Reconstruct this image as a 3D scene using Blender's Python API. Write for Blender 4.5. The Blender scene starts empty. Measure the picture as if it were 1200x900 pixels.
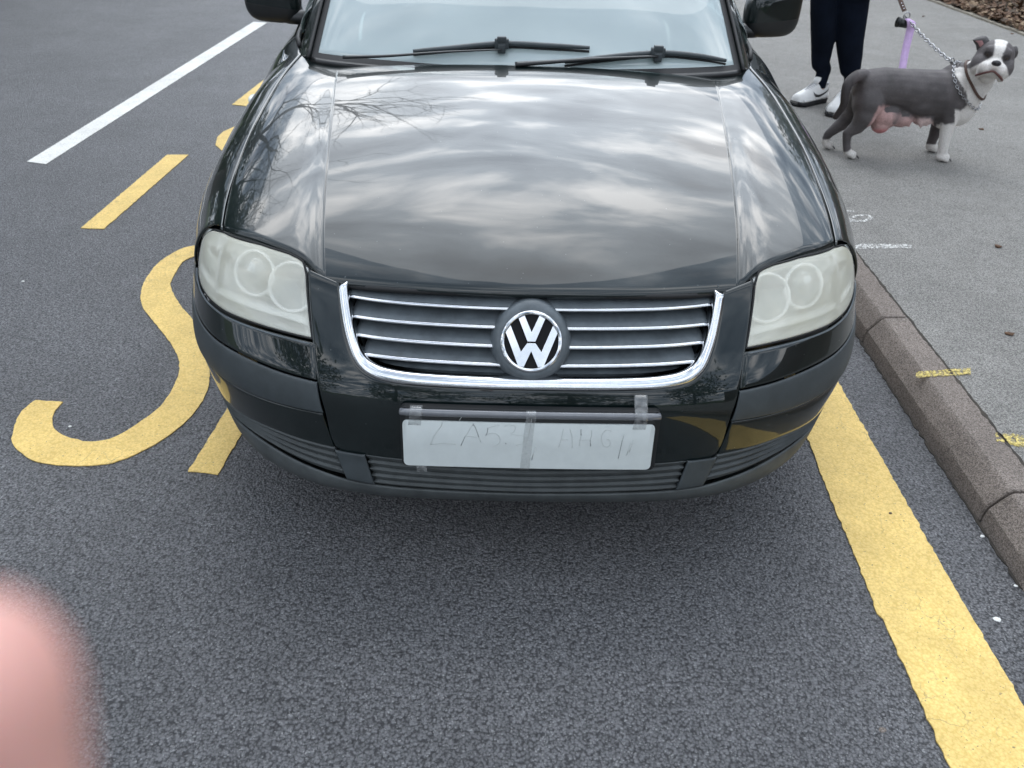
import bpy, bmesh, math, random
import numpy as np
from mathutils import Vector, Matrix, noise
random.seed(7); rng = np.random.default_rng(7)
SC = bpy.context.scene; C = SC.collection; PI = math.pi; R = math.radians

# ------------------------------------------------------------------ camera
FPX = 941.9
CPOS = np.array([-.0723, -1.3601, 1.421]); PITCH, YAW, ROLL = .5780, .0251, .0345
def cam_axes():
    f = np.array([math.sin(YAW)*math.cos(PITCH), math.cos(YAW)*math.cos(PITCH), -math.sin(PITCH)])
    r = np.array([math.cos(YAW), -math.sin(YAW), 0.]); u = np.cross(r, f)
    c, s = math.cos(ROLL), math.sin(ROLL)
    return c*r+s*u, -s*r+c*u, f
CR_, CU_, CF_ = cam_axes()
cd = bpy.data.cameras.new('camera'); cam = bpy.data.objects.new('camera', cd); C.objects.link(cam); SC.camera = cam
cd.sensor_width = 36; cd.sensor_fit = 'HORIZONTAL'; cd.lens = FPX/1200*36
cd.clip_start = .002; cd.clip_end = 600
cam.matrix_world = Matrix(((CR_[0], CU_[0], -CF_[0], CPOS[0]), (CR_[1], CU_[1], -CF_[1], CPOS[1]), (CR_[2], CU_[2], -CF_[2], CPOS[2]), (0, 0, 0, 1)))
cd.dof.use_dof = True; cd.dof.focus_distance = 1.9; cd.dof.aperture_fstop = 7.2

def at(px, py, z=None, y=None, x=None):
    """the world point seen at photo pixel (px,py) with one coordinate known"""
    d = CF_+CR_*(px-600)/FPX-CU_*(py-450)/FPX
    t = (z-CPOS[2])/d[2] if z is not None else ((y-CPOS[1])/d[1] if y is not None else (x-CPOS[0])/d[0])
    return CPOS+t*d

# ------------------------------------------------------------------ sky and sun
SUN_EL, SUN_AZ = R(52), R(2)            # behind the car, bright cloud
sund = (math.sin(SUN_AZ)*math.cos(SUN_EL), math.cos(SUN_AZ)*math.cos(SUN_EL), math.sin(SUN_EL))
W = bpy.data.worlds.new('World'); SC.world = W; W.use_nodes = True
nt = W.node_tree; N = nt.nodes; N.clear()
def nn(tree, t, **k):
    n = tree.nodes.new(t)
    for a, b in k.items():
        if a.startswith('i_'): n.inputs[a[2:].replace('_', ' ')].default_value = b
        else: setattr(n, a, b)
    return n
def lk(tree, a, b): tree.links.new(a, b)
sky = nn(nt, 'ShaderNodeTexSky', sky_type='NISHITA'); sky.sun_disc = False; sky.sun_elevation = SUN_EL; sky.sun_rotation = SUN_AZ
bg1 = nn(nt, 'ShaderNodeBackground'); bg1.inputs[1].default_value = .09; lk(nt, sky.outputs[0], bg1.inputs[0])
tc = nn(nt, 'ShaderNodeTexCoord'); sep = nn(nt, 'ShaderNodeSeparateXYZ'); lk(nt, tc.outputs['Generated'], sep.inputs[0])
zz = nn(nt, 'ShaderNodeMath', operation='MAXIMUM'); lk(nt, sep.outputs[2], zz.inputs[0]); zz.inputs[1].default_value = .0
za = nn(nt, 'ShaderNodeMath', operation='ADD'); lk(nt, zz.outputs[0], za.inputs[0]); za.inputs[1].default_value = .22
dx = nn(nt, 'ShaderNodeMath', operation='DIVIDE'); dy = nn(nt, 'ShaderNodeMath', operation='DIVIDE')
lk(nt, sep.outputs[0], dx.inputs[0]); lk(nt, za.outputs[0], dx.inputs[1]); lk(nt, sep.outputs[1], dy.inputs[0]); lk(nt, za.outputs[0], dy.inputs[1])
cmb = nn(nt, 'ShaderNodeCombineXYZ'); lk(nt, dx.outputs[0], cmb.inputs[0]); lk(nt, dy.outputs[0], cmb.inputs[1])
mp = nn(nt, 'ShaderNodeMapping'); mp.inputs['Scale'].default_value = (1.0, 1.75, 1); mp.inputs['Location'].default_value = (3.3, 1.9, 0); lk(nt, cmb.outputs[0], mp.inputs[0])
n1 = nn(nt, 'ShaderNodeTexNoise'); n1.inputs['Scale'].default_value = 3.9; n1.inputs['Detail'].default_value = 7; n1.inputs['Roughness'].default_value = .5; n1.inputs['Distortion'].default_value = .35
lk(nt, mp.outputs[0], n1.inputs['Vector'])
cr = nn(nt, 'ShaderNodeValToRGB'); e = cr.color_ramp.elements
e[0].position = .34; e[0].color = (.18, .235, .32, 1); e[1].position = .66; e[1].color = (1.40, 1.41, 1.43, 1)
q = cr.color_ramp.elements.new(.5); q.color = (.43, .51, .61, 1)
lk(nt, n1.outputs['Fac'], cr.inputs[0])
# bright patch of cloud round the hidden sun
dot = nn(nt, 'ShaderNodeVectorMath', operation='DOT_PRODUCT'); nrm = nn(nt, 'ShaderNodeVectorMath', operation='NORMALIZE')
lk(nt, tc.outputs['Generated'], nrm.inputs[0]); lk(nt, nrm.outputs[0], dot.inputs[0]); dot.inputs[1].default_value = sund
mx0 = nn(nt, 'ShaderNodeMath', operation='MAXIMUM'); lk(nt, dot.outputs['Value'], mx0.inputs[0]); mx0.inputs[1].default_value = 0
pw = nn(nt, 'ShaderNodeMath', operation='POWER'); lk(nt, mx0.outputs[0], pw.inputs[0]); pw.inputs[1].default_value = 12
ml = nn(nt, 'ShaderNodeMath', operation='MULTIPLY_ADD'); lk(nt, pw.outputs[0], ml.inputs[0]); ml.inputs[1].default_value = 2.6; ml.inputs[2].default_value = 1.42
bg2 = nn(nt, 'ShaderNodeBackground'); lk(nt, cr.outputs[0], bg2.inputs[0]); lk(nt, ml.outputs[0], bg2.inputs[1])
cov = nn(nt, 'ShaderNodeValToRGB'); cov.color_ramp.elements[0].position = .34; cov.color_ramp.elements[0].color = (.25,)*3+(1,); cov.color_ramp.elements[1].position = .42
n2 = nn(nt, 'ShaderNodeTexNoise'); n2.inputs['Scale'].default_value = 1.7; n2.inputs['Detail'].default_value = 7; lk(nt, mp.outputs[0], n2.inputs['Vector']); lk(nt, n2.outputs['Fac'], cov.inputs[0])
mix = nn(nt, 'ShaderNodeMixShader'); lk(nt, cov.outputs[0], mix.inputs[0]); lk(nt, bg1.outputs[0], mix.inputs[1]); lk(nt, bg2.outputs[0], mix.inputs[2])
wo = nn(nt, 'ShaderNodeOutputWorld'); lk(nt, mix.outputs[0], wo.inputs[0])
sl = bpy.data.lights.new('sun', 'SUN'); sl.energy = .75; sl.angle = R(55); sl.color = (1, .97, .92)
so = bpy.data.objects.new('sun', sl); C.objects.link(so); so.rotation_euler = Vector(sund).to_track_quat('Z', 'Y').to_euler()
SC.view_settings.view_transform = 'Standard'; SC.view_settings.look = 'None'; SC.view_settings.exposure = .65; SC.view_settings.gamma = 1
SC.view_settings.use_curve_mapping = False
SC.cycles.use_denoising = True
SC.cycles.max_bounces = 10; SC.cycles.transparent_max_bounces = 12

# ------------------------------------------------------------------ materials
M = {}
def mat(name, col, rough=.5, metal=0., coat=0., ior=1.5, spec=.5, noise_amt=0., nscale=20., bump=0., bscale=200., col2=None, coat_rough=.03, detail=6, bdist=.002, rvar=0.):
    m = bpy.data.materials.new(name); m.use_nodes = True; t = m.node_tree; b = t.nodes['Principled BSDF']
    b.inputs['Base Color'].default_value = (*col, 1); b.inputs['Roughness'].default_value = rough; b.inputs['Metallic'].default_value = metal
    b.inputs['IOR'].default_value = ior; b.inputs['Specular IOR Level'].default_value = spec
    if coat: b.inputs['Coat Weight'].default_value = coat; b.inputs['Coat Roughness'].default_value = coat_rough
    co = nn(t, 'ShaderNodeTexCoord')
    if col2 is None and noise_amt: col2 = tuple(c*(1-noise_amt) for c in col)
    if col2 is not None:
        n = nn(t, 'ShaderNodeTexNoise'); n.inputs['Scale'].default_value = nscale; n.inputs['Detail'].default_value = detail; n.inputs['Roughness'].default_value = .65
        lk(t, co.outputs['Object'], n.inputs['Vector'])
        rp = nn(t, 'ShaderNodeValToRGB'); rp.color_ramp.elements[0].position = .35; rp.color_ramp.elements[1].position = .65
        rp.color_ramp.elements[0].color = (*col, 1); rp.color_ramp.elements[1].color = (*col2, 1)
        lk(t, n.outputs['Fac'], rp.inputs[0]); lk(t, rp.outputs[0], b.inputs['Base Color'])
        if rvar:
            ma = nn(t, 'ShaderNodeMath', operation='MULTIPLY_ADD'); lk(t, n.outputs['Fac'], ma.inputs[0]); ma.inputs[1].default_value = rvar; ma.inputs[2].default_value = rough-rvar/2
            lk(t, ma.outputs[0], b.inputs['Roughness'])
    if bump:
        n = nn(t, 'ShaderNodeTexNoise'); n.inputs['Scale'].default_value = bscale; n.inputs['Detail'].default_value = 3
        lk(t, co.outputs['Object'], n.inputs['Vector'])
        bp = nn(t, 'ShaderNodeBump'); bp.inputs['Strength'].default_value = bump; bp.inputs['Distance'].default_value = bdist
        lk(t, n.outputs['Fac'], bp.inputs['Height']); lk(t, bp.outputs[0], b.inputs['Normal'])
    M[name] = m; return m

# paint: very dark green black, clear coat, faint dust film
p = mat('car_paint', (.0065, .0105, .0115), .32, 0., 1., 1.5, .5, coat_rough=.015)
t = p.node_tree; b = t.nodes['Principled BSDF']; b.inputs['Coat IOR'].default_value = 1.52; b.inputs['Specular IOR Level'].default_value = .15
co = nn(t, 'ShaderNodeTexCoord'); n = nn(t, 'ShaderNodeTexNoise'); n.inputs['Scale'].default_value = 9; n.inputs['Detail'].default_value = 8; n.inputs['Roughness'].default_value = .7
lk(t, co.outputs['Object'], n.inputs['Vector'])
vo = nn(t, 'ShaderNodeTexVoronoi'); vo.inputs['Scale'].default_value = 38; lk(t, co.outputs['Object'], vo.inputs['Vector'])
vr = nn(t, 'ShaderNodeMath', operation='LESS_THAN'); lk(t, vo.outputs['Distance'], vr.inputs[0]); vr.inputs[1].default_value = .045
rp = nn(t, 'ShaderNodeValToRGB'); rp.color_ramp.elements[0].position = .35; rp.color_ramp.elements[0].color = (.0012, .0050, .0052, 1); rp.color_ramp.elements[1].position = .75; rp.color_ramp.elements[1].color = (.005, .0105, .011, 1)
lk(t, n.outputs['Fac'], rp.inputs[0])
mxc = nn(t, 'ShaderNodeMixRGB'); mxc.inputs[2].default_value = (.09, .10, .10, 1); lk(t, rp.outputs[0], mxc.inputs[1])
vm = nn(t, 'ShaderNodeMath', operation='MULTIPLY'); lk(t, vr.outputs[0], vm.inputs[0]); vm.inputs[1].default_value = .8; lk(t, vm.outputs[0], mxc.inputs[0]); lk(t, mxc.outputs[0], b.inputs['Base Color'])
n3 = nn(t, 'ShaderNodeTexNoise'); n3.inputs['Scale'].default_value = 5; n3.inputs['Detail'].default_value = 2; lk(t, co.outputs['Object'], n3.inputs['Vector'])
bp = nn(t, 'ShaderNodeBump'); bp.inputs['Strength'].default_value = .12; bp.inputs['Distance'].default_value = .004; lk(t, n3.outputs['Fac'], bp.inputs['Height']); lk(t, bp.outputs[0], b.inputs['Coat Normal'])
cr2 = nn(t, 'ShaderNodeMapRange'); lk(t, n.outputs['Fac'], cr2.inputs[0]); cr2.inputs[1].default_value = .4; cr2.inputs[2].default_value = .8; cr2.inputs[3].default_value = .01; cr2.inputs[4].default_value = .05
lk(t, cr2.outputs[0], b.inputs['Coat Roughness'])

mat('grey_plastic', (.045, .055, .060), .48, noise_amt=.3, nscale=14, bump=.25, bscale=900, bdist=.0006, rvar=.12)
mat('slat_plastic', (.115, .135, .150), .5, noise_amt=.35, nscale=25, bump=.15, bscale=700, bdist=.0005)
mat('lower_plastic', (.075, .084, .086), .6, noise_amt=.35, nscale=18, bump=.3, bscale=600, bdist=.0008)
mat('black_plastic', (.012, .013, .014), .38, noise_amt=.2, nscale=20, bump=.15, bscale=700, bdist=.0005)
mat('dark_void', (.004, .004, .005), .9)
mat('chrome', (.72, .73, .75), .10, 1., noise_amt=.12, nscale=60, rvar=.06)
mat('chain_metal', (.42, .42, .43), .25, 1.); mat('ring_white', (.92, .93, .90), .3); mat('chrome_dull', (.70, .71, .72), .22, 1., noise_amt=.15, nscale=60)
mat('plate_card', (.60, .64, .63), .38, noise_amt=.06, nscale=30, coat=.3, coat_rough=.2)
mat('pen_ink', (.30, .32, .32), .7); mat('pen_faint', (.52, .55, .54), .7)
mat('rubber', (.010, .010, .011), .6, noise_amt=.3); mat('tyre', (.018, .018, .018), .8, noise_amt=.3, bump=.4, bscale=60)
mat('rim_metal', (.45, .46, .47), .35, 1.)
mat('lamp_housing', (.82, .84, .80), .35, noise_amt=.15, nscale=12)
mat('reflector', (.60, .63, .60), .4, .3)
mat('bulb_shade', (.28, .30, .30), .15, .5)
mat('interior', (.03, .032, .035), .8, noise_amt=.3); mat('seat_cloth', (.05, .052, .058), .95, noise_amt=.3)
mat('amber', (.55, .2, .04), .3); mat('red_lens', (.35, .01, .01), .15)
mat('washer_white', (.75, .77, .75), .25)

def mixshader(name, fac, bs1, bs2):
    pass
def layered(name, tfac, col, rough, gl=.1, glrough=.02, varscale=8, var=.12, col2=None, trans_col=(1, 1, 1)):
    """clear shell with a milky film: transparent + diffuse film, glossy on top by fresnel"""
    m = bpy.data.materials.new(name); m.use_nodes = True; t = m.node_tree; t.nodes.clear()
    co = nn(t, 'ShaderNodeTexCoord'); n = nn(t, 'ShaderNodeTexNoise'); n.inputs['Scale'].default_value = varscale; n.inputs['Detail'].default_value = 5; lk(t, co.outputs['Object'], n.inputs['Vector'])
    rp = nn(t, 'ShaderNodeValToRGB'); rp.color_ramp.elements[0].position = .35; rp.color_ramp.elements[1].position = .65; rp.color_ramp.elements[0].color = (*col, 1); rp.color_ramp.elements[1].color = (*(col2 or col), 1); lk(t, n.outputs['Fac'], rp.inputs[0])
    tr = nn(t, 'ShaderNodeBsdfTransparent'); tr.inputs[0].default_value = (*trans_col, 1); df = nn(t, 'ShaderNodeBsdfPrincipled'); df.inputs['Roughness'].default_value = rough; lk(t, rp.outputs[0], df.inputs['Base Color'])
    mr = nn(t, 'ShaderNodeMapRange'); lk(t, n.outputs['Fac'], mr.inputs[0]); mr.inputs[1].default_value = .3; mr.inputs[2].default_value = .7; mr.inputs[3].default_value = 1-tfac-var; mr.inputs[4].default_value = 1-tfac+var
    m1 = nn(t, 'ShaderNodeMixShader'); lk(t, mr.outputs[0], m1.inputs[0]); lk(t, tr.outputs[0], m1.inputs[1]); lk(t, df.outputs[0], m1.inputs[2])
    gs = nn(t, 'ShaderNodeBsdfGlossy'); gs.inputs['Roughness'].default_value = glrough
    fr = nn(t, 'ShaderNodeFresnel'); fr.inputs[0].default_value = 1.5; ad = nn(t, 'ShaderNodeMath', operation='MULTIPLY_ADD'); lk(t, fr.outputs[0], ad.inputs[0]); ad.inputs[1].default_value = 1.; ad.inputs[2].default_value = gl; ad.use_clamp = True
    ge = nn(t, 'ShaderNodeNewGeometry'); inv_ = nn(t, 'ShaderNodeMath', operation='SUBTRACT'); inv_.inputs[0].default_value = 1; lk(t, ge.outputs['Backfacing'], inv_.inputs[1])
    f1 = nn(t, 'ShaderNodeMath', operation='MULTIPLY'); lk(t, mr.outputs[0], f1.inputs[0]); lk(t, inv_.outputs[0], f1.inputs[1]); lk(t, f1.outputs[0], m1.inputs[0])
    f2 = nn(t, 'ShaderNodeMath', operation='MULTIPLY'); lk(t, ad.outputs[0], f2.inputs[0]); lk(t, inv_.outputs[0], f2.inputs[1])
    m2 = nn(t, 'ShaderNodeMixShader'); lk(t, f2.outputs[0], m2.inputs[0]); lk(t, m1.outputs[0], m2.inputs[1]); lk(t, gs.outputs[0], m2.inputs[2])
    o = nn(t, 'ShaderNodeOutputMaterial'); lk(t, m2.outputs[0], o.inputs[0]); M[name] = m; return m
layered('lens_hazy', .52, (.97, .95, .83), .5, .02, .12, 5, .07, (.92, .89, .72))
layered('windscreen_glass', .44, (.60, .70, .71), .6, .03, .015, 3, .06, (.56, .65, .65), (.80, .92, .90))
layered('side_glass', .8, (.4, .45, .45), .5, .10, .01, 3, .04, None, (.45, .52, .50))
layered('tape_clear', .87, (.80, .82, .82), .5, .03, .2, 90, .10, (.9, .92, .92), (.97, .97, .97))

# asphalt -----------------------------------------------------------
def asphalt(name, c1, c2, c3, stone=120., rough=.62, bumpd=.0035, strength=1., patch=(.9, 1.12), spec=.5, tint=.22):
    m = bpy.data.materials.new(name); m.use_nodes = True; t = m.node_tree; b = t.nodes['Principled BSDF']; b.inputs['Specular IOR Level'].default_value = spec
    co = nn(t, 'ShaderNodeTexCoord'); O = co.outputs['Object']
    ds = nn(t, 'ShaderNodeTexNoise'); ds.inputs['Scale'].default_value = stone*.6; ds.inputs['Detail'].default_value = 3; lk(t, O, ds.inputs['Vector'])
    va = nn(t, 'ShaderNodeVectorMath', operation='MULTIPLY_ADD'); lk(t, ds.outputs['Color'], va.inputs[0]); va.inputs[1].default_value = (1.1/stone,)*3; lk(t, O, va.inputs[2])
    vo = nn(t, 'ShaderNodeTexVoronoi', feature='F1'); vo.inputs['Scale'].default_value = stone; lk(t, va.outputs[0], vo.inputs['Vector'])
    v2 = nn(t, 'ShaderNodeTexVoronoi', feature='F1'); v2.inputs['Scale'].default_value = stone*2.3; lk(t, va.outputs[0], v2.inputs['Vector'])
    na = nn(t, 'ShaderNodeTexNoise'); na.inputs['Scale'].default_value = stone*.5; na.inputs['Detail'].default_value = 6; na.inputs['Roughness'].default_value = .7; lk(t, O, na.inputs['Vector'])
    # height: rounded stones with gaps
    h1 = nn(t, 'ShaderNodeMath', operation='MULTIPLY_ADD'); lk(t, vo.outputs['Distance'], h1.inputs[0]); h1.inputs[1].default_value = -1.; h1.inputs[2].default_value = 1.
    h2 = nn(t, 'ShaderNodeMath', operation='MULTIPLY_ADD'); lk(t, v2.outputs['Distance'], h2.inputs[0]); h2.inputs[1].default_value = -.35; lk(t, h1.outputs[0], h2.inputs[2])
    h3 = nn(t, 'ShaderNodeMath', operation='MULTIPLY_ADD'); lk(t, na.outputs['Fac'], h3.inputs[0]); h3.inputs[1].default_value = 1.5; lk(t, h2.outputs[0], h3.inputs[2])
    bp = nn(t, 'ShaderNodeBump'); bp.inputs['Strength'].default_value = strength; bp.inputs['Distance'].default_value = bumpd; lk(t, h3.outputs[0], bp.inputs['Height']); lk(t, bp.outputs[0], b.inputs['Normal'])
    # colour: per stone tint, darker in the gaps, large soft patches
    rp = nn(t, 'ShaderNodeValToRGB'); E = rp.color_ramp.elements; E[0].position = .16; E[0].color = (*c1, 1); E[1].position = .72; E[1].color = (*c2, 1)
    mr = nn(t, 'ShaderNodeMapRange'); lk(t, h3.outputs[0], mr.inputs[0]); mr.inputs[1].default_value = .62; mr.inputs[2].default_value = 1.55; lk(t, mr.outputs[0], rp.inputs[0])
    sepc = nn(t, 'ShaderNodeSeparateColor'); lk(t, v2.outputs['Color'], sepc.inputs[0])
    pk = nn(t, 'ShaderNodeMath', operation='GREATER_THAN'); lk(t, sepc.outputs[0], pk.inputs[0]); pk.inputs[1].default_value = .965
    pm = nn(t, 'ShaderNodeMath', operation='MULTIPLY'); lk(t, pk.outputs[0], pm.inputs[0]); pm.inputs[1].default_value = .5*(stone < 180)
    mc = nn(t, 'ShaderNodeMixRGB'); lk(t, pm.outputs[0], mc.inputs[0]); lk(t, rp.outputs[0], mc.inputs[1]); mc.inputs[2].default_value = (*c3, 1)
    nl = nn(t, 'ShaderNodeTexNoise'); nl.inputs['Scale'].default_value = 1.6; nl.inputs['Detail'].default_value = 5; nl.inputs['Roughness'].default_value = .6; lk(t, O, nl.inputs['Vector'])
    mr2 = nn(t, 'ShaderNodeMapRange'); lk(t, nl.outputs['Fac'], mr2.inputs[0]); mr2.inputs[1].default_value = .3; mr2.inputs[2].default_value = .7; mr2.inputs[3].default_value = patch[0]; mr2.inputs[4].default_value = patch[1]
    sp1 = nn(t, 'ShaderNodeSeparateColor'); lk(t, vo.outputs['Color'], sp1.inputs[0]); st = nn(t, 'ShaderNodeMapRange'); lk(t, sp1.outputs[1], st.inputs[0]); st.inputs[3].default_value = 1-tint; st.inputs[4].default_value = 1+tint
    n5 = nn(t, 'ShaderNodeTexNoise'); n5.inputs['Scale'].default_value = 9; n5.inputs['Detail'].default_value = 4; lk(t, O, n5.inputs['Vector']); m5 = nn(t, 'ShaderNodeMapRange'); lk(t, n5.outputs['Fac'], m5.inputs[0]); m5.inputs[1].default_value = .3; m5.inputs[2].default_value = .7; m5.inputs[3].default_value = .93; m5.inputs[4].default_value = 1.07
    k1 = nn(t, 'ShaderNodeMath', operation='MULTIPLY'); lk(t, mr2.outputs[0], k1.inputs[0]); lk(t, st.outputs[0], k1.inputs[1]); k2 = nn(t, 'ShaderNodeMath', operation='MULTIPLY'); lk(t, k1.outputs[0], k2.inputs[0]); lk(t, m5.outputs[0], k2.inputs[1])
    vs = nn(t, 'ShaderNodeVectorMath', operation='SCALE'); lk(t, mc.outputs[0], vs.inputs[0]); lk(t, k2.outputs[0], vs.inputs['Scale']); lk(t, vs.outputs[0], b.inputs['Base Color'])
    rr = nn(t, 'ShaderNodeMapRange'); lk(t, na.outputs['Fac'], rr.inputs[0]); rr.inputs[3].default_value = rough-.12; rr.inputs[4].default_value = rough+.15; lk(t, rr.outputs[0], b.inputs['Roughness'])
    M[name] = m; return m
asphalt('road_asphalt', (.046, .046, .050), (.190, .190, .198), (.42, .42, .42), 160, .50, .0060, 1., (.86, 1.13))
asphalt('pavement_asphalt', (.135, .130, .121), (.335, .321, .300), (.52, .50, .48), 250, .8, .0028, 1., (.9, 1.1), .3)
asphalt('kerb_concrete', (.115, .096, .084), (.26, .222, .196), (.33, .30, .28), 300, .85, .0012, .7, (.78, 1.2), .25)
def paint_mat(name, col, col2, worn=.0):
    m = asphalt(name, tuple(c*.95 for c in col2), col, col2, 150, .62, .0022, .6, (.84, 1.05), .4, .04)
    t = m.node_tree; b = t.nodes['Principled BSDF']; src = b.inputs['Base Color'].links[0].from_socket
    co = nn(t, 'ShaderNodeTexCoord'); n = nn(t, 'ShaderNodeTexNoise'); n.inputs['Scale'].default_value = 14; n.inputs['Detail'].default_value = 5; lk(t, co.outputs['Object'], n.inputs['Vector'])
    va = nn(t, 'ShaderNodeVectorMath', operation='MULTIPLY_ADD'); lk(t, n.outputs['Color'], va.inputs[0]); va.inputs[1].default_value = (.12,)*3; lk(t, co.outputs['Object'], va.inputs[2])
    ve = nn(t, 'ShaderNodeTexVoronoi', feature='DISTANCE_TO_EDGE'); ve.inputs['Scale'].default_value = 11; lk(t, va.outputs[0], ve.inputs['Vector'])
    c1 = nn(t, 'ShaderNodeMapRange'); lk(t, ve.outputs['Distance'], c1.inputs[0]); c1.inputs[1].default_value = .0; c1.inputs[2].default_value = .022; c1.inputs[3].default_value = 1; c1.inputs[4].default_value = 0
    nm_ = nn(t, 'ShaderNodeTexNoise'); nm_.inputs['Scale'].default_value = 4.5; nm_.inputs['Detail'].default_value = 3; lk(t, co.outputs['Object'], nm_.inputs['Vector'])
    c2 = nn(t, 'ShaderNodeMapRange'); lk(t, nm_.outputs['Fac'], c2.inputs[0]); c2.inputs[1].default_value = .48; c2.inputs[2].default_value = .62; c2.inputs[4].default_value = .5
    cm = nn(t, 'ShaderNodeMath', operation='MULTIPLY'); lk(t, c1.outputs[0], cm.inputs[0]); lk(t, c2.outputs[0], cm.inputs[1])
    ns = nn(t, 'ShaderNodeTexNoise'); ns.inputs['Scale'].default_value = 150; ns.inputs['Detail'].default_value = 4; lk(t, co.outputs['Object'], ns.inputs['Vector'])
    c3 = nn(t, 'ShaderNodeMapRange'); lk(t, ns.outputs['Fac'], c3.inputs[0]); c3.inputs[1].default_value = .665; c3.inputs[2].default_value = .72; c3.inputs[4].default_value = .8
    ca = nn(t, 'ShaderNodeMath', operation='MAXIMUM'); lk(t, cm.outputs[0], ca.inputs[0]); lk(t, c3.outputs[0], ca.inputs[1])
    mx = nn(t, 'ShaderNodeMixRGB'); mx.inputs[2].default_value = (.11, .095, .07, 1); lk(t, ca.outputs[0], mx.inputs[0]); lk(t, src, mx.inputs[1]); lk(t, mx.outputs[0], b.inputs['Base Color'])
    nd = nn(t, 'ShaderNodeTexNoise'); nd.inputs['Scale'].default_value = 6; nd.inputs['Detail'].default_value = 7; nd.inputs['Roughness'].default_value = .65; lk(t, co.outputs['Object'], nd.inputs['Vector'])
    c4 = nn(t, 'ShaderNodeMapRange'); lk(t, nd.outputs['Fac'], c4.inputs[0]); c4.inputs[1].default_value = .5; c4.inputs[2].default_value = .8; c4.inputs[4].default_value = .5
    m6 = nn(t, 'ShaderNodeMixRGB'); m6.inputs[2].default_value = (*[c*.62 for c in col2], 1); lk(t, c4.outputs[0], m6.inputs[0]); lk(t, mx.outputs[0], m6.inputs[1]); lk(t, m6.outputs[0], b.inputs['Base Color'])
    return m
paint_mat('yellow_paint', (.80, .575, .205), (.69, .475, .14)); paint_mat('white_paint', (.80, .79, .75), (.68, .67, .63))
# translucent thin chalk / spray: patchy cover over the tarmac beneath it
def spray(name, col, dens):
    m = bpy.data.materials.new(name); m.use_nodes = True; t = m.node_tree; b = t.nodes['Principled BSDF']; b.inputs['Base Color'].default_value = (*col, 1); b.inputs['Roughness'].default_value = .9
    co = nn(t, 'ShaderNodeTexCoord'); n = nn(t, 'ShaderNodeTexNoise'); n.inputs['Scale'].default_value = 90; n.inputs['Detail'].default_value = 6; n.inputs['Roughness'].default_value = .75; lk(t, co.outputs['Object'], n.inputs['Vector'])
    rp = nn(t, 'ShaderNodeValToRGB'); rp.color_ramp.elements[0].position = .52-dens; rp.color_ramp.elements[1].position = .62-dens; lk(t, n.outputs['Fac'], rp.inputs[0]); lk(t, rp.outputs[0], b.inputs['Alpha']); M[name] = m
spray('chalk', (.75, .74, .71), .02); spray('yellow_spray', (.62, .50, .17), .05)
mat('dirt', (.055, .045, .036), .95, col2=(.03, .026, .022), nscale=30); mat('soil', (.10, .07, .045), .95, col2=(.045, .032, .022), nscale=12, bump=.8, bscale=60, bdist=.02)
mat('verge_edging', (.28, .25, .20), .9, noise_amt=.4, nscale=15, bump=.5, bscale=80)
mat('grass', (.05, .085, .02), .9, col2=(.08, .10, .035), nscale=3, bump=.6, bscale=80, bdist=.02)
mat('bark', (.09, .075, .06), .9, noise_amt=.5, nscale=10, bump=.6, bscale=30, bdist=.01)
mat('leaf_dark', (.028, .055, .018), .55, col2=(.055, .085, .028), nscale=1.5); mat('leaf_ivy', (.02, .045, .012), .45, col2=(.045, .08, .02), nscale=4)
mat('leaf_brown', (.16, .085, .045), .85, col2=(.07, .04, .025), nscale=25); mat('leaf_tan', (.30, .22, .14), .85, col2=(.18, .11, .06), nscale=25)
mat('pebble_white', (.75, .75, .72), .6); mat('pebble_brown', (.12, .08, .05), .8)

# ------------------------------------------------------------------ object helpers
def link(o, parent=None):
    C.objects.link(o)
    if parent is not None: o.parent = parent; o.matrix_parent_inverse = parent.matrix_world.inverted() if False else Matrix.Translation(-Vector(parent.location))
    return o
def tag(o, label=None, cat=None, group=None, kind=None):
    if label: o['label'] = label
    if cat: o['category'] = cat
    if group: o['group'] = group
    if kind: o['kind'] = kind
    return o
def empty(name, loc=(0, 0, 0)):
    o = bpy.data.objects.new(name, None); C.objects.link(o); o.location = loc; o.empty_display_size = .1; return o
def mesh(name, V, Fc, m, parent=None, smooth=True, mats=None, midx=None):
    me = bpy.data.meshes.new(name); me.from_pydata([tuple(map(float, v)) for v in V], [], [tuple(map(int, f)) for f in Fc])
    for k in (mats or [m]): me.materials.append(M[k])
    if smooth: me.polygons.foreach_set('use_smooth', [True]*len(me.polygons))
    if midx is not None: me.polygons.foreach_set('material_index', midx)
    me.update(); o = bpy.data.objects.new(name, me); return link(o, parent)
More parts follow.
